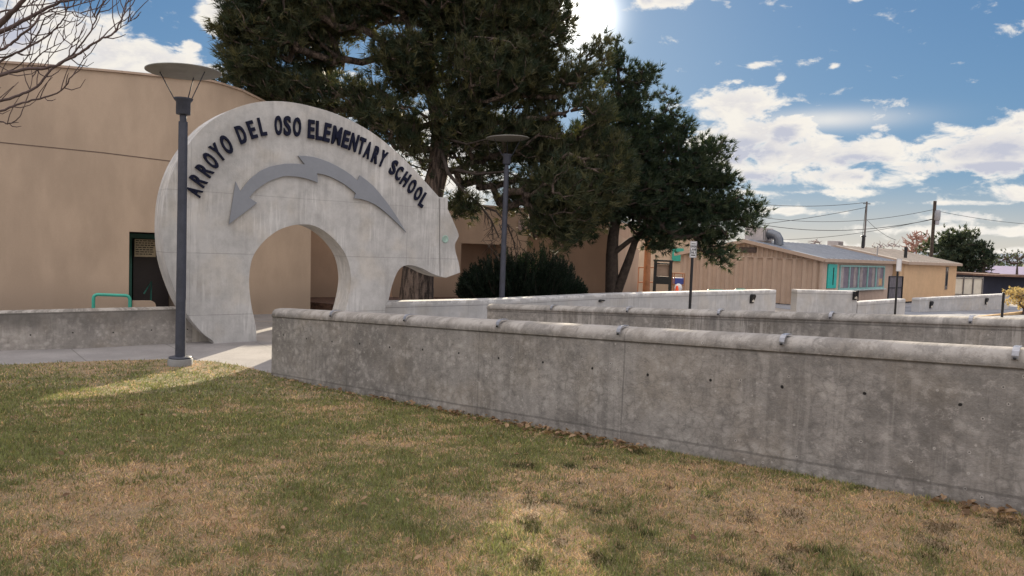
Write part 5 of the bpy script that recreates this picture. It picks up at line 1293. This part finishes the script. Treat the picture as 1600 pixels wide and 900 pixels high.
# brightness round the sun
sd = nt.VM('DOT_PRODUCT', dn, tuple(sundir)); sdc = nt.M('MAXIMUM', sd, 0.0)
glow = nt.M('ADD', nt.M('MULTIPLY', nt.M('POWER', sdc, 1500.0), 30.0), nt.M('ADD', nt.M('MULTIPLY', nt.M('POWER', sdc, 3000.0), 7.0), nt.M('MULTIPLY', nt.M('POWER', sdc, 60.0), .6)))
gl = nt.VM('SCALE', nt.comb(1.0, .93, .8), None); gl.node.inputs['Scale'].default_value = 1; nt.l.new(glow, gl.node.inputs['Scale'])
skc = nt.mix(1.0, skc, gl, 'ADD')
shade = nt.M('MULTIPLY', nt.ramp(n2, .5, .64), nt.ramp(dens, .6, 1.1))
for px, py, sx, sy in ((1165, 235, 50, 22), (1185, 282, 55, 14), (1222, 212, 22, 14), (1560, 262, 60, 10), (1340, 250, 40, 10)):
    a, e = azel(px, py); v = nt.VM('MULTIPLY_ADD', uv, (F/sx, F/sy, 0), (-a*F/sx, -e*F/sy, 0)); g = nt.M('POWER', 2.718, nt.M('MULTIPLY', nt.VM('DOT_PRODUCT', v, v), -1.0))
    shade = nt.M('MAXIMUM', shade, nt.ramp(nt.M('ADD', g, nt.M('MULTIPLY', nt.M('SUBTRACT', n1, .5), 1.6)), .25, .8))
cl = nt.mix(nt.ramp(n1, .40, .60), (7.3, 7.0, 6.9), (8.9, 8.4, 7.6)); cl = nt.mix(shade, cl, (5.3, 5.4, 6.2))
edgeb = nt.ramp(dens, .4, .75, 1, 0)
cl = nt.mix(nt.M('MULTIPLY', edgeb, .7), cl, (9.3, 8.9, 8.2))
skc = nt.mix(nt.M('MULTIPLY', mask, .95), skc, cl)
# bright broken cloud added out of view, behind and above, to fill shaded faces
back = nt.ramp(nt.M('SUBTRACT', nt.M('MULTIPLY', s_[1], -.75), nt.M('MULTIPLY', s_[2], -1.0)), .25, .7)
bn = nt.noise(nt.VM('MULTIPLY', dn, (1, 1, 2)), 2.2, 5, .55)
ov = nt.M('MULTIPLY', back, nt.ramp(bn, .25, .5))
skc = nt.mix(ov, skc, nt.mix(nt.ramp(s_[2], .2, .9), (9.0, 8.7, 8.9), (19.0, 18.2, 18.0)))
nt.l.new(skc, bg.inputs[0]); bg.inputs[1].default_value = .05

sl_ = bpy.data.lights.new('sun', 'SUN'); sl_.energy = 5.0; sl_.angle = R(.55); sl_.color = (1.0, .87, .66)
so = bpy.data.objects.new('sun', sl_); COL.objects.link(so); so.rotation_euler = (-sundir).to_track_quat('-Z', 'Y').to_euler(); so.location = (0, 0, 30)

scene.render.engine = 'CYCLES'
vs = scene.view_settings; vs.view_transform = 'Standard'; vs.look = 'None'; vs.exposure = 1.12; vs.gamma = 1; vs.use_curve_mapping = False
print('camera sun el', math.degrees(el), 'az', math.degrees(az))
